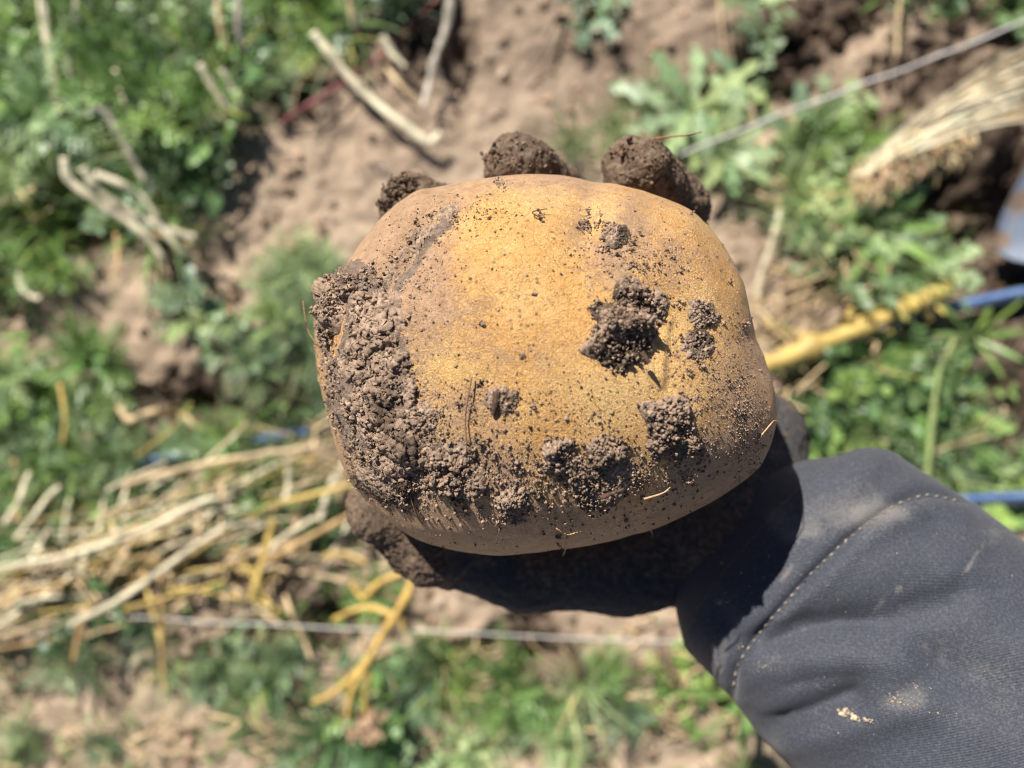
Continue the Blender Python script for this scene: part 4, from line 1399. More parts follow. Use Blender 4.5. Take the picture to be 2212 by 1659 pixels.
for poly, cnt, kinds, mats, (s0_, s1_) in ZONES:
    us = [p[0] for p in poly]
    vs = [p[1] for p in poly]
    done, tries, placed = 0, 0, []
    while done < cnt and tries < 6000:
        tries += 1
        u, v = random.uniform(min(us), max(us)), random.uniform(min(vs), max(vs))
        if not in_poly(np.array([u]), np.array([v]), poly)[0]:
            continue
        if any(math.hypot(u - a, v - b) < 34 for a, b in placed):
            continue
        placed.append((u, v))
        k = random.choice(kinds)
        nm, ms, lab, cat = KINDS_[k]
        mt, sz = random.choice(mats), random.uniform(s0_, s1_)
        q = (sz - s0_) / (s1_ - s0_)
        size = 'small' if q < 0.34 else 'large' if q > 0.67 else 'middling'
        plant(nm, random.choice(ms), u, v, f'{size} {SHADE[mt]} {lab} {near(u, v)}', cat, GROUP_OF[k], mt, sz)
        done += 1

# weeds that stand alone
plant('feathery_weed', FEA[1], 225, 800, 'bright upright feathery weed alone on bare soil near the drip tube', 'weed', None, MAT_GREEN, 1.15)
plant('feathery_weed', FEA[2], 215, 760, 'bright feathery weed just above the upright one on bare soil', 'weed', None, MAT_GREEN, 0.9)
plant('feathery_weed', FEA[3], 735, 1560, 'dark bushy feathery weed below the yellow forked stem', 'weed', None, MAT_DEEP, 1.5)
plant('feathery_weed', FEA[4], 120, 270, 'large pale feathery rosette beside the bent white straws', 'weed', None, MAT_PALEGREEN, 1.7)
plant('feathery_weed', FEA[5], 330, 230, 'broad bright feathery rosette in the middle of the straw patch', 'weed', None, MAT_GREEN, 1.6)
plant('feathery_weed', FEA[0], 1090, 1470, 'tall fresh feathery weed beside the dark soil hole under the glove', 'weed', None, MAT_GREEN, 1.5)
plant('chickweed', ROU[0], 430, 690, 'small grey green weed alone on the bare soil strip', 'weed', None, MAT_DULL, 0.8)
plant('chickweed', ROU[1], 1275, 40, 'small yellow green weed on bare soil at the top edge', 'weed', None, MAT_DULL, 0.7)
plant('chickweed', ROU[2], 1640, 95, 'small low weed between the mealy weed and the clods', 'weed', None, MAT_DULL, 0.65)
plant('chickweed', ROU[3], 1625, 5, 'pale round-leaved seedling at the top edge of the bare soil', 'weed', None, MAT_PALEGREEN, 0.55)
plant('grass_tuft', GRA[1], 870, 15, 'small green tuft beside the red stick', 'grass', None, MAT_DULL, 0.8)


def broad_weed(u, v, n, ln, wd, label, mat, s=0.0, az0=None, arc=6.28, lobes=4, lobe_d=0.45, el=(0.25, 0.8), group=None, name='broad_leaved_weed'):
    r = empty(name, px(u, v, gz(u, v) + 0.006), label=label, category='weed', group=group)
    for i in range(n):
        az = (az0 if az0 is not None else 0) + arc * (i + random.uniform(-0.25, 0.25)) / n
        a = Acc()
        blade(a, (0, 0, 0.006), az, random.uniform(*el), ln * random.uniform(0.7, 1.1), wd * random.uniform(0.8, 1.15), random.uniform(0.4, 0.9), 19, lambda t: np.sin(np.pi * np.clip(0.08 + t ** 1.4 * 0.88, 0, 1)) ** 0.8 + 0.06, tint(0.8, 1.2), 0.15, 0, lobes, lobe_d)
        obj('leaf', a.mesh('leaf'), mat, r)
    a = Acc()
    V, F = tube([(0, 0, -0.012), (0, 0, 0.004), (0, 0.001, 0.012)], [0.0028, 0.0026, 0.0012], 6)
    a.add(V, F)
    obj('stem', a.mesh('stem'), MAT_STEM, r)
    return r


broad_weed(1490, 250, 9, 0.066, 0.017, 'large pale weed with lobed mealy leaves on the bare soil', MAT_PALEGREEN, lobes=4, lobe_d=0.62, el=(0.2, 0.6))
broad_weed(1600, 185, 8, 0.038, 0.013, 'pale weed with rounded leaves next to the large lobed one', MAT_PALEGREEN, lobes=3, lobe_d=0.4)
broad_weed(1560, 340, 9, 0.045, 0.015, 'pale lobed weed touching the last fingertip', MAT_PALEGREEN)
broad_weed(1720, 300, 7, 0.040, 0.014, 'small lobed weed under the taut twine', MAT_DULL)
broad_weed(415, 650, 5, 0.030, 0.012, 'grey lobed seedling on the bare strip beside the orange bud', MAT_DULL)
broad_weed(2085, 730, 10, 0.046, 0.0040, 'fan of long narrow green leaves below the blue tube end', MAT_GREEN, lobes=0, el=(0.3, 0.9), name='narrow_leaved_weed')
broad_weed(1870, 500, 9, 0.055, 0.008, 'green weed with narrow leaves beside the dark hollow', MAT_GREEN, lobes=0, name='narrow_leaved_weed')
broad_weed(1620, 1480, 10, 0.060, 0.008, 'bright narrow-leaved weed against the hem of the sleeve', MAT_GREEN, lobes=0, name='narrow_leaved_weed')

# short grass and seedlings too many to count
acc = Acc()
for poly, cnt, *_ in ZONES:
    us = [p[0] for p in poly]
    vs = [p[1] for p in poly]
    n = cnt * 22
    uu = rng.uniform(min(us), max(us), n)
    vv = rng.uniform(min(vs), max(vs), n)
    jit = rng.normal(0, 40, (2, n))
    ok = in_poly(uu + jit[0], vv + jit[1], poly)
    uu, vv = uu[ok], vv[ok]
    X = (uu - 1106) * KP * CAMZ
    Y = (829.5 - vv) * KP * CAMZ
    H, _m = ground_h(X, Y)
    az = rng.uniform(0, 6.28, len(uu))
    el = rng.uniform(0.2, 1.3, len(uu))
    ln = rng.uniform(0.008, 0.028, len(uu))
    wd = rng.uniform(0.0007, 0.0016, len(uu))
    d = np.stack([np.cos(az) * np.cos(el), np.sin(az) * np.cos(el), np.sin(el)], -1)
    s_ = np.stack([-np.sin(az), np.cos(az), 0 * az], -1)
    B = np.stack([X, Y, H - 0.001], -1)
    k1 = B + d * (ln * 0.5)[:, None]
    k2 = B + d * ln[:, None] - np.array([0, 0, 1.0]) * (ln * 0.15)[:, None]
    V = np.stack([B, k1 + s_ * wd[:, None], k2, k1 - s_ * wd[:, None]], 1).reshape(-1, 3)
    F = np.arange(len(V)).reshape(-1, 4)
    cc = np.repeat(rng.uniform(0.6, 1.3, len(uu))[:, None] * np.array([1, 1, 1]), 4, 0)
    acc.add(V, F, cc)
obj('grass', acc.mesh('grass'), MAT_GREEN, None, kind='stuff', label='short green grass and seedlings covering the soil', category='grass')

# ------------------------------------------------------------------ loose soil
m = M('loose_soil')
n = m.noise(300, 6, 0.7)
c = m.ramp(n, [(0.25, (0.10, 0.066, 0.046)), (0.55, (0.24, 0.162, 0.112)), (0.8, (0.40, 0.29, 0.21))])
oi = m.node('ShaderNodeObjectInfo').outputs['Random']
c = m.mix(0.7, c, m.ramp(oi, [(0, grey(0.45)), (1, grey(1.25))]), 'MULTIPLY')
m.set(Base_Color=m.mix(1.0, c, m.attr().outputs['Color'], 'MULTIPLY'), Roughness=0.97, Normal=m.bump(n, 0.9, 0.002))
MAT_CLOD = m.m
acc = Acc()
n = 15000
uu = rng.uniform(-80, 2300, n)
vv = rng.uniform(-80, 1740, n)
mo = moist_shade_of(uu, vv)
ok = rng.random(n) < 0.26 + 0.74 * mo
uu, vv, mo = uu[ok], vv[ok], mo[ok]
X = (uu - 1106) * KP * CAMZ
Y = (829.5 - vv) * KP * CAMZ
H, _m = ground_h(X, Y)
R = 0.0007 + 0.0042 * rng.random(len(uu)) ** 4
wet_shade = mo > 0.35  # crumbs on moist soil and in the painted weed shade
for sel_ in (wet_shade, ~wet_shade):
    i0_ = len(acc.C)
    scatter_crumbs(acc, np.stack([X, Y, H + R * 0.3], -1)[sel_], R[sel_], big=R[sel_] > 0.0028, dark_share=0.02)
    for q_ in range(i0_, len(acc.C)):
        acc.C[q_] = acc.C[q_] * (0.28 if sel_ is wet_shade else 1.25)
obj('soil_crumbs', acc.mesh('ground_crumbs', False), soil_mat('bed_crumb', (0.40, 0.285, 0.205), 300), None, kind='stuff', label='loose brown crumbs of soil strewn over the bed', category='soil')
MAT_DARKCLOD = soil_mat('moist_clod', (0.105, 0.072, 0.053), 300)
CLV, CLF = ico(4)
CLODS = []
for i in range(6):
    V = CLV * (1 + 0.42 * fbm(CLV + i * 7, 1.3, 4, 500 + i) + 0.1 * fbm(CLV + i * 7, 5, 3, 520 + i))[:, None] * np.array([1, random.uniform(0.7, 1), random.uniform(0.55, 0.75)])
    CLODS.append(mesh_np('soil_clod', V, CLF, np.ones((len(V), 3)) * 0.95))
for area, cnt, rr_, lab, grp in [([(1850, 200), (2260, 100), (2280, 700), (2050, 620), (1900, 480)], 46, (0.004, 0.012), 'dark clod of moist soil around the straw wisp and the spade', 'moist clods near the spade'),
                                 ([(2080, 830), (2290, 720), (2290, 1050), (2120, 1000)], 18, (0.004, 0.010), 'brown clod on the soil between the drip tube ends', 'clods between the drip tube ends'),
                                 ([(1560, 20), (1900, 20), (1900, 230), (1700, 260), (1620, 130)], 22, (0.005, 0.014), 'tan clod on the broken soil above the taut twine', 'tan clods above the twine'),
                                 ([(500, 700), (700, 760), (640, 900), (330, 880)], 16, (0.004, 0.010), 'brown clod beside the curled dry stem', 'clods near the curled dry stem'),
                                 ([(950, 1370), (1500, 1400), (1560, 1500), (1100, 1560)], 14, (0.004, 0.011), 'brown clod in the gap under the gloved thumb', 'clods under the thumb'),
                                 ([(1640, 420), (1800, 660), (1740, 800), (1660, 700)], 14, (0.003, 0.009), 'tan clod beside the bent pale straw', 'clods beside the bent straw')]:
    us = [p[0] for p in area]
    vs = [p[1] for p in area]
    k = 0
    while k < cnt:
        u, v = random.uniform(min(us), max(us)), random.uniform(min(vs), max(vs))
        if not in_poly(np.array([u]), np.array([v]), area)[0]:
            continue
        k += 1
        rad = rr_[0] + (rr_[1] - rr_[0]) * random.random() ** 2
        z = gz(u, v)
        o = obj('soil_clod', random.choice(CLODS), MAT_CLOD, None, label=('small ' if rad < rr_[0] + 0.12 * (rr_[1] - rr_[0]) else 'large ' if rad > rr_[0] + 0.45 * (rr_[1] - rr_[0]) else 'middling ') + lab.split(' clod')[0] + ' clod ' + near(u, v), category='clod', group=grp)
        if 'dark' in lab:
            o.material_slots[0].link = 'OBJECT'
            o.material_slots[0].material = MAT_DARKCLOD
        o.location = px(u, v, z + rad * 0.25)
        o.scale = (rad, rad, rad)
        o.rotation_euler = (random.uniform(-0.4, 0.4), random.uniform(-0.4, 0.4), random.uniform(0, 6.28))

# ------------------------------------------------------------------ straw, stalks and sticks
def straw_mat(name, c, gloss=0.4):
    m = M(name)
    co = m.coord()
    n = m.noise(45, 5, 0.6, co)
    n2 = m.noise(240, 3, 0.6, co)
    base = m.ramp(n, [(0.3, tuple(x * 0.45 for x in c)), (0.5, c), (0.78, tuple(min(0.85, x * 1.22) for x in c))])
    base = m.mix(0.4, base, m.ramp(n2, [(0.3, grey(0.55)), (0.6, grey(1.1))]), 'MULTIPLY')
    base = m.mix(1.0, base, m.attr().outputs['Color'], 'MULTIPLY')
    m.set(Base_Color=base, Roughness=0.5, Normal=m.bump(n2, 0.4, 0.0008))
    m.b.inputs['Specular IOR Level'].default_value = gloss
    return m.m


MAT_CREAM = straw_mat('bleached_straw', (0.82, 0.72, 0.50))
MAT_TAN = straw_mat('tan_straw', (0.66, 0.49, 0.28))
MAT_YEL = straw_mat('yellow_stalk', (0.60, 0.43, 0.13))
MAT_AMBER = straw_mat('amber_stalk', (0.54, 0.35, 0.15))
MAT_GREYST = straw_mat('weathered_straw', (0.52, 0.46, 0.37))
MAT_BROWN = straw_mat('brown_stick', (0.15, 0.095, 0.06))
MAT_RED = straw_mat('red_stick', (0.20, 0.045, 0.045))
MAT_GSTEM = straw_mat('green_stalk', (0.34, 0.42, 0.16))


def stalk_mesh(pts, wpx, nodes=3, flat=0.45, taper=0.8, kink=0.0, nseg=None):
    """pts = (u, v, height); wpx = width in photo pixels on the bed"""
    C = np.array([tuple(px(a, b, z)) for a, b, z in pts])
    n = nseg or max(14, len(pts) * 7)
    S = spline(C, n)
    org = S[0].copy()
    r0 = wpx * 0.5 * KP * CAMZ
    t = np.linspace(0, 1, n)
    R = r0 * (1 - (1 - taper) * t) * (1 + 0.22 * vnoise(S * 1.0, 90, 3) + 0.10 * np.sin(t * 31 + random.random() * 6) + 0.05 * np.sin(t * 67))
    col = np.ones(n)
    for k in range(nodes):
        q = (k + random.uniform(0.3, 0.7)) / nodes
        R = R * (1 + 0.28 * np.exp(-((t - q) / 0.022) ** 2))
        col = col * (1 - 0.35 * np.exp(-((t - q) / 0.03) ** 2))
    S = S + kink * np.stack([np.sin(t * 17 + random.random() * 6), np.cos(t * 13 + random.random() * 6), 0.4 * np.sin(t * 11)], -1) * r0
    sides = 8
    V, F = tube(S - org, R, sides, flat)
    cc = np.concatenate([np.repeat(col, sides), [0.7, 0.7]])[:, None] * np.ones(3)
    return V, F, cc, org


def stalk(name, pts, wpx, mat, label, cat='straw', group=None, **k):
    V, F, cc, org = stalk_mesh(pts, wpx, **k)
    a = Acc()
    a.add(V, F, cc)
    o = obj(name, a.mesh(name), mat, None, label=label, category=cat, group=group)
    o.location = org
    return o


def zz(pts, h):
    return [(a, b, gz(a, b) + (h if not isinstance(h, (list, tuple)) else h[i])) for i, (a, b) in enumerate(pts)]


def zl(pts, z):
    """lying over the weeds: heights given straight"""
    zs_ = np.linspace(z[0], z[1], len(pts)) if isinstance(z, tuple) else [z] * len(pts)
    return [(a, b, float(q)) for (a, b), q in zip(pts, zs_)]


stalk('straw_stalk', zl([(86, -30), (96, 40), (106, 110), (118, 180), (130, 250)], (0.055, 0.045)), 20, MAT_CREAM, 'bleached straw hanging down from the top edge beside feathery rosette')
stalk('straw_stalk', zl([(168, -30), (160, 60), (150, 150), (150, 220)], (0.04, 0.03)), 13, MAT_GREYST, 'faint grey straw parallel to the bleached one at the top edge')
stalk('straw_stalk', zz([(676, 70), (715, 118), (768, 182), (830, 238), (885, 278), (925, 306), (952, 288)], [0.03, 0.02, 0.016, 0.016, 0.014, 0.012, 0.012]), 19, MAT_CREAM, 'bright cream straw with hooked end lying on the bare soil', nodes=4)
stalk('straw_stalk', zz([(976, -30), (966, 50), (942, 118), (926, 185), (914, 232)], 0.018), 17, MAT_GREYST, 'grey straw with dark shadow beside the red stick', nodes=3)
stalk('straw_stalk', zz([(826, 78), (846, 112), (876, 146)], 0.014), 15, MAT_CREAM, 'short white straw piece crossing the red stick')
stalk('straw_stalk', zz([(836, 148), (860, 178), (892, 212)], 0.010), 10, MAT_TAN, 'short thin tan straw piece below the white one')
stalk('straw_stalk', zl([(432, 138), (455, 180), (492, 240)], (0.045, 0.035)), 16, MAT_CREAM, 'stubby cream straw stuck in the green weeds')
stalk('straw_stalk', zl([(478, 150), (505, 195), (520, 240)], (0.035, 0.025)), 11, MAT_GREYST, 'thin grey straw right next to the stubby cream one')
stalk('straw_stalk', zl([(192, 232), (232, 246), (262, 300), (300, 370), (338, 420)], (0.055, 0.035)), 17, MAT_GREYST, 'flattened grey straw with a folded tip above the straw bunch')
stalk('straw_stalk', zl([(138, 340), (150, 388), (205, 432), (262, 470), (315, 510), (352, 560)], (0.060, 0.035)), 16, MAT_CREAM, 'kinked white straw, lowest of the bunch over the dark hole')
stalk('straw_stalk', zl([(178, 362), (215, 412), (272, 456), (340, 486), (425, 516)], (0.062, 0.03)), 17, MAT_CREAM, 'thick pale straw across the middle of the bunch')
stalk('straw_stalk', zl([(205, 375), (278, 405), (322, 445), (345, 482), (380, 530), (400, 555)], (0.056, 0.03)), 13, MAT_CREAM, 'bent straw arching over the bunch')
stalk('straw_stalk', zl([(310, 500), (360, 512), (430, 545)], (0.03, 0.02)), 15, MAT_TAN, 'tan straw end poking from the bunch onto bare soil')
stalk('straw_stalk', zl([(250, 150), (262, 200), (290, 260), (300, 300)], (0.045, 0.035)), 12, MAT_CREAM, 'short pale straw between two feathery rosettes')
stalk('straw_stalk', zl([(468, -20), (475, 60), (495, 110)], (0.04, 0.03)), 12, MAT_TAN, 'tan straw end dipping in from the top edge')
stalk('straw_stalk', zl([(518, -30), (514, 60), (528, 110)], (0.045, 0.03)), 15, MAT_GREYST, 'pale grey straw at the top edge among the weeds')
stalk('straw_stalk', zl([(752, -20), (762, 40), (775, 75)], (0.035, 0.02)), 12, MAT_TAN, 'short tan straw coming in at the top above the hooked one')
stalk('straw_stalk', zl([(40, 590), (48, 622), (66, 640), (88, 645)], 0.03), 12, MAT_CREAM, 'small curled straw hook at the frame edge')
stalk('straw_stalk', zl([(250, 505), (255, 560), (240, 610)], (0.02, 0.03)), 9, MAT_AMBER, 'thin amber straw on the edge of the weed patch')
stalk('straw_stalk', zl([(-20, 440), (30, 430), (75, 405)], (0.03, 0.03)), 13, MAT_TAN, 'tan straw end at the frame edge below the rosette')
stalk('straw_stalk', zz([(1686, 452), (1668, 525), (1644, 592), (1638, 640), (1650, 678), (1690, 700)], 0.014), 12, MAT_CREAM, 'thin pale straw bent beside the edge of the potato')
stalk('straw_stalk', zz([(1948, -20), (1940, 50), (1938, 120)], 0.02), 9, MAT_TAN, 'thin tan straw dangling from the top edge beyond the twine')
stalk('straw_stalk', zz([(1552, -20), (1560, 70), (1568, 130)], 0.01), 4, MAT_TAN, 'hair-thin straw on bare soil above the mealy weed')
stalk('straw_stalk', zz([(250, 865), (275, 905), (300, 900), (340, 888), (390, 898), (430, 925)], 0.014), 17, MAT_TAN, 'curled dry tan stem lying on brown soil')
stalk('straw_stalk', zz([(30, 990), (40, 1060), (36, 1130)], 0.03), 8, MAT_AMBER, 'upright amber straw at the frame edge above the stalk heap')
stalk('straw_stalk', zl([(130, 830), (140, 900), (135, 960)], 0.03), 9, MAT_YEL, 'thin yellow straw standing among weeds by the drip tube')
stalk('straw_stalk', zl([(345, 1240), (352, 1330), (350, 1410), (356, 1500)], (0.05, 0.03)), 10, MAT_AMBER, 'long amber straw hanging down across the white twine')
stalk('straw_stalk', zl([(190, 1310), (170, 1370), (156, 1450)], (0.05, 0.03)), 12, MAT_AMBER, 'amber straw hanging below the stalk heap near the frame edge')
stalk('straw_stalk', zl([(600, 1250), (590, 1280), (640, 1340)], (0.04, 0.03)), 10, MAT_TAN, 'thin forked tan straw under the stalk heap')
stalk('straw_stalk', zz([(2170, 880), (2160, 930)], 0.012), 10, MAT_TAN, 'stubby tan straw piece on brown soil between the tube ends')
stalk('stick', zz([(1212, -10), (1195, 50), (1165, 110), (1130, 165)], 0.012), 9, MAT_BROWN, 'thin brown stick half buried in the bare soil', 'stick')
stalk('stick', zz([(610, 262), (700, 205), (780, 152), (850, 95), (905, 40), (950, -10)], 0.008), 11, MAT_RED, 'straight dark red stick lying along the weeds', 'stick', nodes=2)
stalk('stick', zz([(1770, 760), (1830, 790), (1890, 830)], 0.012), 14, MAT_BROWN, 'brown rotten stick under the yellow stem', 'stick')
stalk('green_stalk', zl([(2000, 1060), (2008, 980), (2015, 900), (2030, 800), (2062, 735)], (0.035, 0.04)), 12, MAT_GSTEM, 'tall pale green stalk leading up to the narrow leaves', 'plant stem')

# the heap of dry potato stalks
random.seed(21)
HEAP = []
STALKC = {MAT_CREAM: 'bleached', MAT_TAN: 'tan', MAT_YEL: 'yellow', MAT_AMBER: 'amber', MAT_GREYST: 'grey'}
for i in range(92):
    u0 = random.uniform(-160, 620)
    v0 = 1330 - 0.30 * u0 + random.gauss(0, 70) - 40
    HEAP.append((u0, v0, math.radians(random.gauss(-20, 11)), random.uniform(110, 400), 3.5 + 7.5 * random.random() ** 1.6))
for i in range(34):
    HEAP.append((random.uniform(-60, 760), random.uniform(1080, 1290), math.radians(random.choice([-1, 1]) * random.uniform(45, 85)), random.uniform(80, 180), random.uniform(7, 13)))
for (u0, v0, an, ln, wd) in HEAP:
    pts, a_ = [], an
    z0, z1 = random.uniform(0.008, 0.05), random.uniform(0.008, 0.05)
    uu_, vv_ = u0, v0
    for k in range(5):
        pts.append((uu_, vv_, z0 + (z1 - z0) * k / 4 + 0.004 * math.sin(k * 2 + u0)))
        uu_ += math.cos(a_) * ln / 4
        vv_ += math.sin(a_) * ln / 4
        a_ += random.gauss(0, 0.09)
    if uu_ > 800 and vv_ < 1150:
        continue
    mt = random.choices([MAT_CREAM, MAT_TAN, MAT_YEL, MAT_AMBER, MAT_GREYST], [7, 6, 3, 2, 0])[0]
    stalk('dry_stalk', pts, wd, mt, f'{"long" if ln > 300 else "short" if ln < 180 else "middling"} {"thick" if wd > 6.5 else "thin"} {STALKC[mt]} dry stalk {near((u0 + uu_) / 2, (v0 + vv_) / 2)}', 'stalk', 'dry stalks heaped beside the thumb', nodes=random.randint(2, 4))
stalk('dry_stalk', zl([(255, 1050), (360, 1022), (480, 995), (660, 968)], (0.045, 0.05)), 13, MAT_TAN, 'long tan stalk lying along the top of the heap below the drip tube', 'stalk')
stalk('dry_stalk', zl([(590, 1090), (650, 1075), (790, 1040)], (0.05, 0.06)), 12, MAT_YEL, 'yellow stalk reaching under the thumb tip', 'stalk')
stalk('dry_stalk', zl([(-20, 1230), (140, 1200), (300, 1150), (420, 1090), (470, 1075)], (0.05, 0.055)), 11, MAT_CREAM, 'longest pale stalk across the middle of the heap', 'stalk')
stalk('dry_stalk', zl([(150, 1350), (250, 1300), (330, 1245), (420, 1180), (500, 1130)], (0.055, 0.06)), 12, MAT_CREAM, 'thick bleached stalk slanting across the lower heap', 'stalk')
stalk('dry_stalk', zl([(560, 1220), (650, 1170), (760, 1110), (830, 1060)], (0.05, 0.05)), 13, MAT_AMBER, 'amber stalk slanting up towards the thumb', 'stalk')
stalk('dry_stalk', zl([(540, 1300), (570, 1200), (590, 1120)], (0.05, 0.05)), 14, MAT_YEL, 'yellow stalk standing across the heap close to the thumb', 'stalk')

# branching yellow stem
MAT_YSTEM = straw_mat('ochre_stem', (0.64, 0.42, 0.12))
br = empty('forked_stem', px(850, 1330, 0.07), label='ochre yellow potato stem forking several times below the thumb', category='plant stem')
BO = np.array(br.location)
for nm, pts, wd in [('stem', [(930, 1190, 0.075), (900, 1235, 0.074), (880, 1285, 0.072), (850, 1335, 0.07), (818, 1385, 0.066), (788, 1440, 0.06)], 20),
                    ('branch', [(905, 1225, 0.074), (850, 1245, 0.07), (815, 1262, 0.066), (785, 1290, 0.06), (760, 1262, 0.06)], 13), ('branch', [(850, 1330, 0.07), (800, 1312, 0.066), (755, 1322, 0.06), (720, 1340, 0.055)], 13), ('branch', [(855, 1322, 0.07), (868, 1345, 0.068), (872, 1362, 0.066)], 11),
                    ('branch', [(795, 1425, 0.061), (755, 1468, 0.052), (715, 1500, 0.046), (676, 1518, 0.042)], 14), ('branch', [(788, 1440, 0.06), (766, 1482, 0.052), (756, 1512, 0.046), (752, 1545, 0.042)], 15), ('branch', [(800, 1420, 0.062), (795, 1468, 0.054), (788, 1510, 0.046), (792, 1545, 0.042)], 12),
                    ('branch', [(790, 1215, 0.06), (740, 1195, 0.055), (700, 1200, 0.05)], 10)]:
    V, F, cc, org = stalk_mesh(pts, wd, nodes=2, flat=0.85, taper=0.75)
    a = Acc()
    a.add(V + org - BO, F, cc)
    obj(nm, a.mesh(nm), MAT_YSTEM, br)
a = Acc()
for _ in range(40):
    c_ = np.array(px(random.gauss(790, 16), random.gauss(1570, 18), 0.04 + random.gauss(0, 0.004)))
    blade(a, c_ - BO, random.uniform(0, 6.28), random.uniform(-0.5, 0.8), random.uniform(0.006, 0.014), random.uniform(0.003, 0.006), 0.8, 5, None, (0.75, 0.55, 0.42), 0.4)
obj('withered_leaves', a.mesh('withered_leaves'), MAT_GREYST, br, kind='stuff')

# thick yellow stem running out from under the potato
ys = empty('yellow_stem', px(1700, 770, 0.03), label='thick bright yellow potato stem reaching from the potato to the blue tube', category='plant stem')
YO = np.array(ys.location)
for nm, pts, wd in [('stem', [(1480, 850, 0.03), (1600, 808, 0.032), (1700, 772, 0.034), (1820, 722, 0.034), (1930, 678, 0.03), (2050, 622, 0.022)], 40),
                    ('branch', [(1850, 705, 0.034), (1835, 685, 0.04), (1840, 665, 0.042)], 16), ('branch', [(1930, 675, 0.03), (1990, 668, 0.026), (2010, 690, 0.02)], 16), ('branch', [(1760, 735, 0.03), (1700, 715, 0.02), (1650, 690, 0.012), (1630, 650, 0.010)], 12)]:
    V, F, cc, org = stalk_mesh(pts, wd, nodes=3, flat=0.85, taper=0.85, kink=0.08, nseg=40)
    a = Acc()
    a.add(V + org - YO, F, cc)
    obj(nm, a.mesh(nm), MAT_YEL, ys)
a = Acc()
for _ in range(26):
    q = random.random()
    c_ = np.array(px(1890 + 180 * q + random.gauss(0, 12), 690 - 75 * q + random.gauss(0, 16), 0.032 + random.gauss(0, 0.004)))
    blade(a, c_ - YO, random.uniform(0, 6.28), random.uniform(-0.4, 0.8), random.uniform(0.005, 0.011), random.uniform(0.002, 0.005), 0.8, 5, None, tint(0.6, 1.0) * np.array([0.85, 1.0, 0.8]), 0.4)
obj('yellowed_leaves', a.mesh('yellowed_leaves'), MAT_YEL, ys, kind='stuff')

# dry fibrous roots and straw litter round the bent straw, one tangle
acc = Acc()
for _ in range(320):
    zone = random.choice([(1700, 690, 90, 50), (1760, 740, 110, 40), (1700, 830, 60, 40), (500, 1180, 300, 90), (150, 1200, 200, 90), (330, 200, 250, 170), (1500, 1500, 150, 110), (700, 1000, 120, 60), (1800, 560, 100, 60), (1000, 1480, 220, 110), (300, 1600, 260, 60), (2000, 1000, 120, 60)])
    u0, v0 = random.gauss(zone[0], zone[2] * 0.6), random.gauss(zone[1], zone[3] * 0.6)
    a0 = random.uniform(0, 6.28)
    ln = random.uniform(30, 110)
    z0 = random.uniform(0.004, 0.028)
    P_ = [tuple(px(u0 + math.cos(a0 + 0.5 * k * random.uniform(-1, 1)) * ln * k / 3, v0 + math.sin(a0) * ln * k / 3, gz(u0, v0) + z0 + random.uniform(-0.003, 0.003))) for k in range(4)]
    V, F = tube(spline(P_, 9), random.uniform(0.0005, 0.0014), 4, close=False)
    acc.add(V, F, np.array([1, 1, 1]) * random.uniform(0.5, 1.2))
obj('straw_litter', acc.mesh('straw_litter'), MAT_TAN, None, kind='stuff', label='thin dry straw litter strewn over soil and weeds', category='litter')

# wisp of dry grass over the dark hollow
wp = empty('straw_wisp', px(1950, 280, 0.05), label='fanned wisp of dry golden grass over the dark hollow', category='straw')
WO = np.array(wp.location)
random.seed(5)
for i in range(52):
    q = random.uniform(-1, 1)
    st = random.uniform(0, 0.35)
    u0 = 1845 + 260 * st + random.gauss(0, 6)
    v0 = 380 - 150 * st + q * 16
    ln = random.uniform(0.55, 1.25)
    e_u, e_v = 2290, 150 + q * 74 + random.gauss(0, 16)
    pts = []
    for k in range(5):
        f = k / 4 * ln
        bow = -26 * math.sin(math.pi * min(1, f)) + q * 10 * f
        pts.append((u0 + (e_u - u0) * f, v0 + (e_v - v0) * f + bow + random.gauss(0, 2), 0.045 + 0.012 * math.sin(f * 3) + random.gauss(0, 0.003)))
    V, F, cc, org = stalk_mesh(pts, random.uniform(3, 7.5), nodes=1, flat=0.5, taper=0.5, kink=0.5)
    a = Acc()
    a.add(V + org - WO, F, cc * random.choice([0.6, 0.85, 1.0, 1.1, 1.15]))
    obj('straw', a.mesh('straw'), MAT_CREAM if random.random() < 0.6 else MAT_TAN, wp)
for pts, wd in [([(2028, 250, 0.05), (2060, 290, 0.045), (2088, 322, 0.04)], 14), ([(1985, 262, 0.055), (2060, 232, 0.06), (2140, 205, 0.06)], 11)]:
    V, F, cc, org = stalk_mesh(pts, wd, nodes=1)
    a = Acc()
    a.add(V + org - WO, F, cc)
    obj('straw', a.mesh('straw'), MAT_CREAM, wp)
a = Acc()
for _ in range(800):
    q = random.random()
    c_ = np.array(px(1850 + 250 * q + random.gauss(0, 10), 375 - 115 * q + random.gauss(14, 20), 0.043 + random.gauss(0, 0.007)))
    blade(a, c_ - WO, random.uniform(-2.2, -0.4), random.uniform(-0.7, 0.6), random.uniform(0.006, 0.018), random.uniform(0.0010, 0.0028), 0.8, 4, None, tint(0.8, 1.3), 0.3)
obj('chaff', a.mesh('chaff'), MAT_TAN, wp, kind='stuff')

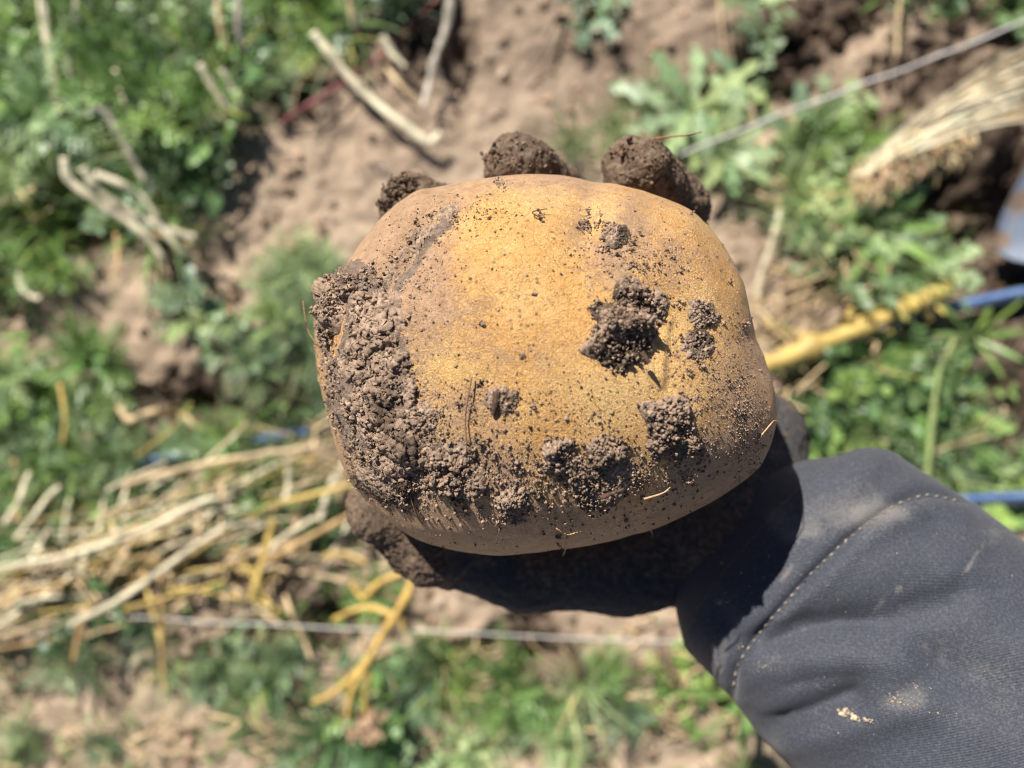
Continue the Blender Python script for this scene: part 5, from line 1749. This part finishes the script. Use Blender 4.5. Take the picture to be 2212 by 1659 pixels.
# small orange bud on the bare strip
bud = empty('flower_bud', px(490, 672, gz(490, 672) + 0.004), label='tiny orange red bud on bare soil', category='flower')
m = M('orange_petal')
m.set(Base_Color=m.ramp(m.noise(400), [(0.3, (0.62, 0.12, 0.05)), (0.7, (0.75, 0.36, 0.10))]), Roughness=0.4)
a = Acc()
for k in range(7):
    blade(a, (0, 0, 0.003), k * 0.9, 0.9, 0.007, 0.0045, 0.6, 6)
obj('petals', a.mesh('petals'), m.m, bud, kind='stuff')
V, F = tube([(0, 0, -0.006), (0, 0, 0), (0.0005, 0, 0.005)], [0.001, 0.0012, 0.002], 6)
a = Acc()
a.add(V, F)
obj('stem', a.mesh('stem'), MAT_RED, bud)

# ------------------------------------------------------------------ drip tubes, twine, spade
m = M('black_plastic_tube')
at = m.sep(m.attr().outputs['Color'])
nA = m.noise(70, 5, 0.6)
c = m.mix(at[0], m.ramp(nA, [(0.3, (0.016, 0.018, 0.024)), (0.75, (0.07, 0.065, 0.06))]), m.ramp(nA, [(0.3, (0.08, 0.16, 0.36)), (0.7, (0.17, 0.28, 0.52))]))
m.set(Base_Color=c, Roughness=0.2)
m.b.inputs['Specular IOR Level'].default_value = 0.5
MAT_TUBE = m.m


def drip(pts, label):
    C = spline([tuple(px(a, b, gz(a, b) + z)) for a, b, z in pts], 120)
    sides = 28
    V, F = tube(C - C[0], 0.0056, sides, 0.8)
    an = np.linspace(0, 2 * np.pi, sides, endpoint=False)
    st = np.exp(-((np.angle(np.exp(1j * (an - 1.15))) / 0.42) ** 4)) + np.exp(-((np.angle(np.exp(1j * (an - 2.25))) / 0.16) ** 4))
    cc = np.concatenate([np.tile(st, len(C)), [0, 0]])[:, None] * np.ones(3)
    a = Acc()
    a.add(V, F, np.clip(cc, 0, 1))
    o = obj('drip_tube', a.mesh('drip_tube'), MAT_TUBE, None, label=label, category='tube')
    o.location = C[0]


drip([(2500, 572, 0.006), (2300, 614, 0.008), (2212, 632, 0.010), (2120, 651, 0.010), (2040, 668, 0.010), (1960, 684, 0.004), (1850, 706, -0.004), (1600, 756, -0.006), (1000, 872, -0.008), (720, 925, -0.004), (655, 935, 0.006), (580, 948, 0.006), (530, 957, -0.006), (482, 964, 0.003), (440, 972, -0.006), (400, 982, 0.007), (340, 993, 0.008), (280, 1004, 0.006), (220, 1016, -0.008), (-100, 1080, -0.010), (-500, 1150, -0.010)], 'black drip tube with blue stripes passing the end of the yellow stem')
drip([(2600, 1062, 0.02), (2212, 1074, 0.02), (2080, 1080, 0.02), (1900, 1092, 0.004), (1500, 1120, -0.010)], 'black drip tube with blue stripe emerging beside the sleeve')
m = M('clear_nylon_line')
m.set(Base_Color=m.ramp(m.noise(60), [(0.3, (0.60, 0.57, 0.54)), (0.7, (0.82, 0.79, 0.76))]), Roughness=0.3)
MAT_LINE = m.m
for pts, label in [([(1470, 335, 0.045), (1850, 187, 0.050), (2212, 45, 0.055), (2700, -146, 0.055)], 'taut clear nylon line running over the soil to the top corner'),
                   ([(-300, 1305, 0.0), (150, 1328, 0.012), (420, 1340, 0.04), (800, 1356, 0.06), (1490, 1392, 0.06), (2600, 1450, 0.05)], 'taut pale nylon line passing under the arm')]:
    C = spline([tuple(px(*p)) for p in pts], 60)
    C[:, 1] += 0.0012 * np.sin(np.linspace(0, 9, 60)) + 0.0005 * np.sin(np.linspace(0, 41, 60))
    V, F = tube(C - C[0], 0.0009 if pts[0][0] > 0 else 0.00048, 8)
    a = Acc()
    a.add(V, F)
    o = obj('nylon_line', a.mesh('nylon_line'), MAT_LINE, None, label=label, category='line')
    o.location = C[0]

# spade: pointed blade with rolled edge, socket and shaft
TIPP = px(2156, 545, 0.030)
sp_o = empty('spade', TIPP, label='muddy steel spade blade entering at the frame edge above the blue tube', category='spade')
axs = Vector((0.80, 0.58, 0.16)).normalized()
sd_ = Vector((0, 0, 1)).cross(axs).normalized()
upv = axs.cross(sd_)
ns_, nt_ = 60, 40
BVt, BVb = [], []
for i in range(ns_):
    s_ = i / (ns_ - 1)
    L_ = 0.24 * s_
    wd = 0.074 * (min(1, s_ / 0.50)) ** 0.6 if s_ > 0 else 0.0005
    for j in range(nt_):
        q = -1 + 2 * j / (nt_ - 1)
        p = axs * (L_ + 0.010 * (1 - q * q) * 0) + sd_ * (wd * q) + upv * (0.016 * q * q * min(1, s_ * 3) + 0.02 * s_ * s_)
        BVt.append(tuple(p + upv * 0.0011))
        BVb.append(tuple(p - upv * 0.0011))
BV = np.array(BVt + BVb)
nb = ns_ * nt_
F = []
for i in range(ns_ - 1):
    for j in range(nt_ - 1):
        a_ = i * nt_ + j
        F.append((a_, a_ + nt_, a_ + nt_ + 1, a_ + 1))
        F.append((nb + a_, nb + a_ + 1, nb + a_ + nt_ + 1, nb + a_ + nt_))
rim = [i * nt_ for i in range(ns_)] + [(ns_ - 1) * nt_ + j for j in range(1, nt_)] + [i * nt_ + nt_ - 1 for i in range(ns_ - 2, -1, -1)] + [j for j in range(nt_ - 2, 0, -1)]
for k in range(len(rim)):
    a_, b_ = rim[k], rim[(k + 1) % len(rim)]
    F.append((a_, b_, nb + b_, nb + a_))
Pw = BV + np.array(TIPP)
U, Vv = uv_of(Pw)
md = 0.08 + 0.75 * fbm(Pw, 38, 4, 9) + 0.85 * np.exp(-(((U - 2150) / 60) ** 2 + ((Vv - 520) / 26) ** 2)) + 0.8 * np.exp(-(((U - 2200) / 50) ** 2 + ((Vv - 440) / 28) ** 2)) + 0.6 * np.exp(-(((U - 2110) / 30) ** 2 + ((Vv - 520) / 30) ** 2))
m = M('worn_muddy_steel')
at = m.sep(m.attr().outputs['Color'])
nB = m.noise(160, 6, 0.7)
f = m.ramp(m.math('ADD', at[0], m.math('MULTIPLY', m.math('SUBTRACT', nB, 0.5), 1.2)), [(0.3, grey(0)), (0.5, grey(1))])
m.set(Base_Color=m.mix(f, m.ramp(nB, [(0.3, (0.26, 0.31, 0.40)), (0.7, (0.50, 0.57, 0.68))]), m.ramp(nB, [(0.3, (0.12, 0.08, 0.055)), (0.7, (0.33, 0.24, 0.17))])), Roughness=m.sep(m.mix(f, grey(0.42), grey(0.95)))[0], Metallic=m.sep(m.mix(f, grey(0.55), grey(0.0)))[0], Normal=m.bump(nB, 0.3, 0.001))
obj('blade', mesh_np('blade', BV, np.array(F), np.clip(md, 0, 1)[:, None] * np.ones(3)), m.m, sp_o)
C = [axs * 0.20 + upv * 0.022, axs * 0.27 + upv * 0.034, axs * 0.36 + upv * 0.05]
V, F = tube([tuple(c_) for c_ in C], [0.012, 0.019, 0.019], 16)
a = Acc()
a.add(V, F, 0.0)
obj('socket', a.mesh('socket'), m.m, sp_o)
C = [axs * 0.35 + upv * 0.048, axs * 0.7 + upv * 0.11, axs * 1.25 + upv * 0.21]
V, F = tube([tuple(c_) for c_ in C], [0.0175, 0.0175, 0.0165], 16)
a = Acc()
a.add(V, F)
obj('shaft', a.mesh('shaft'), MAT_TAN, sp_o)
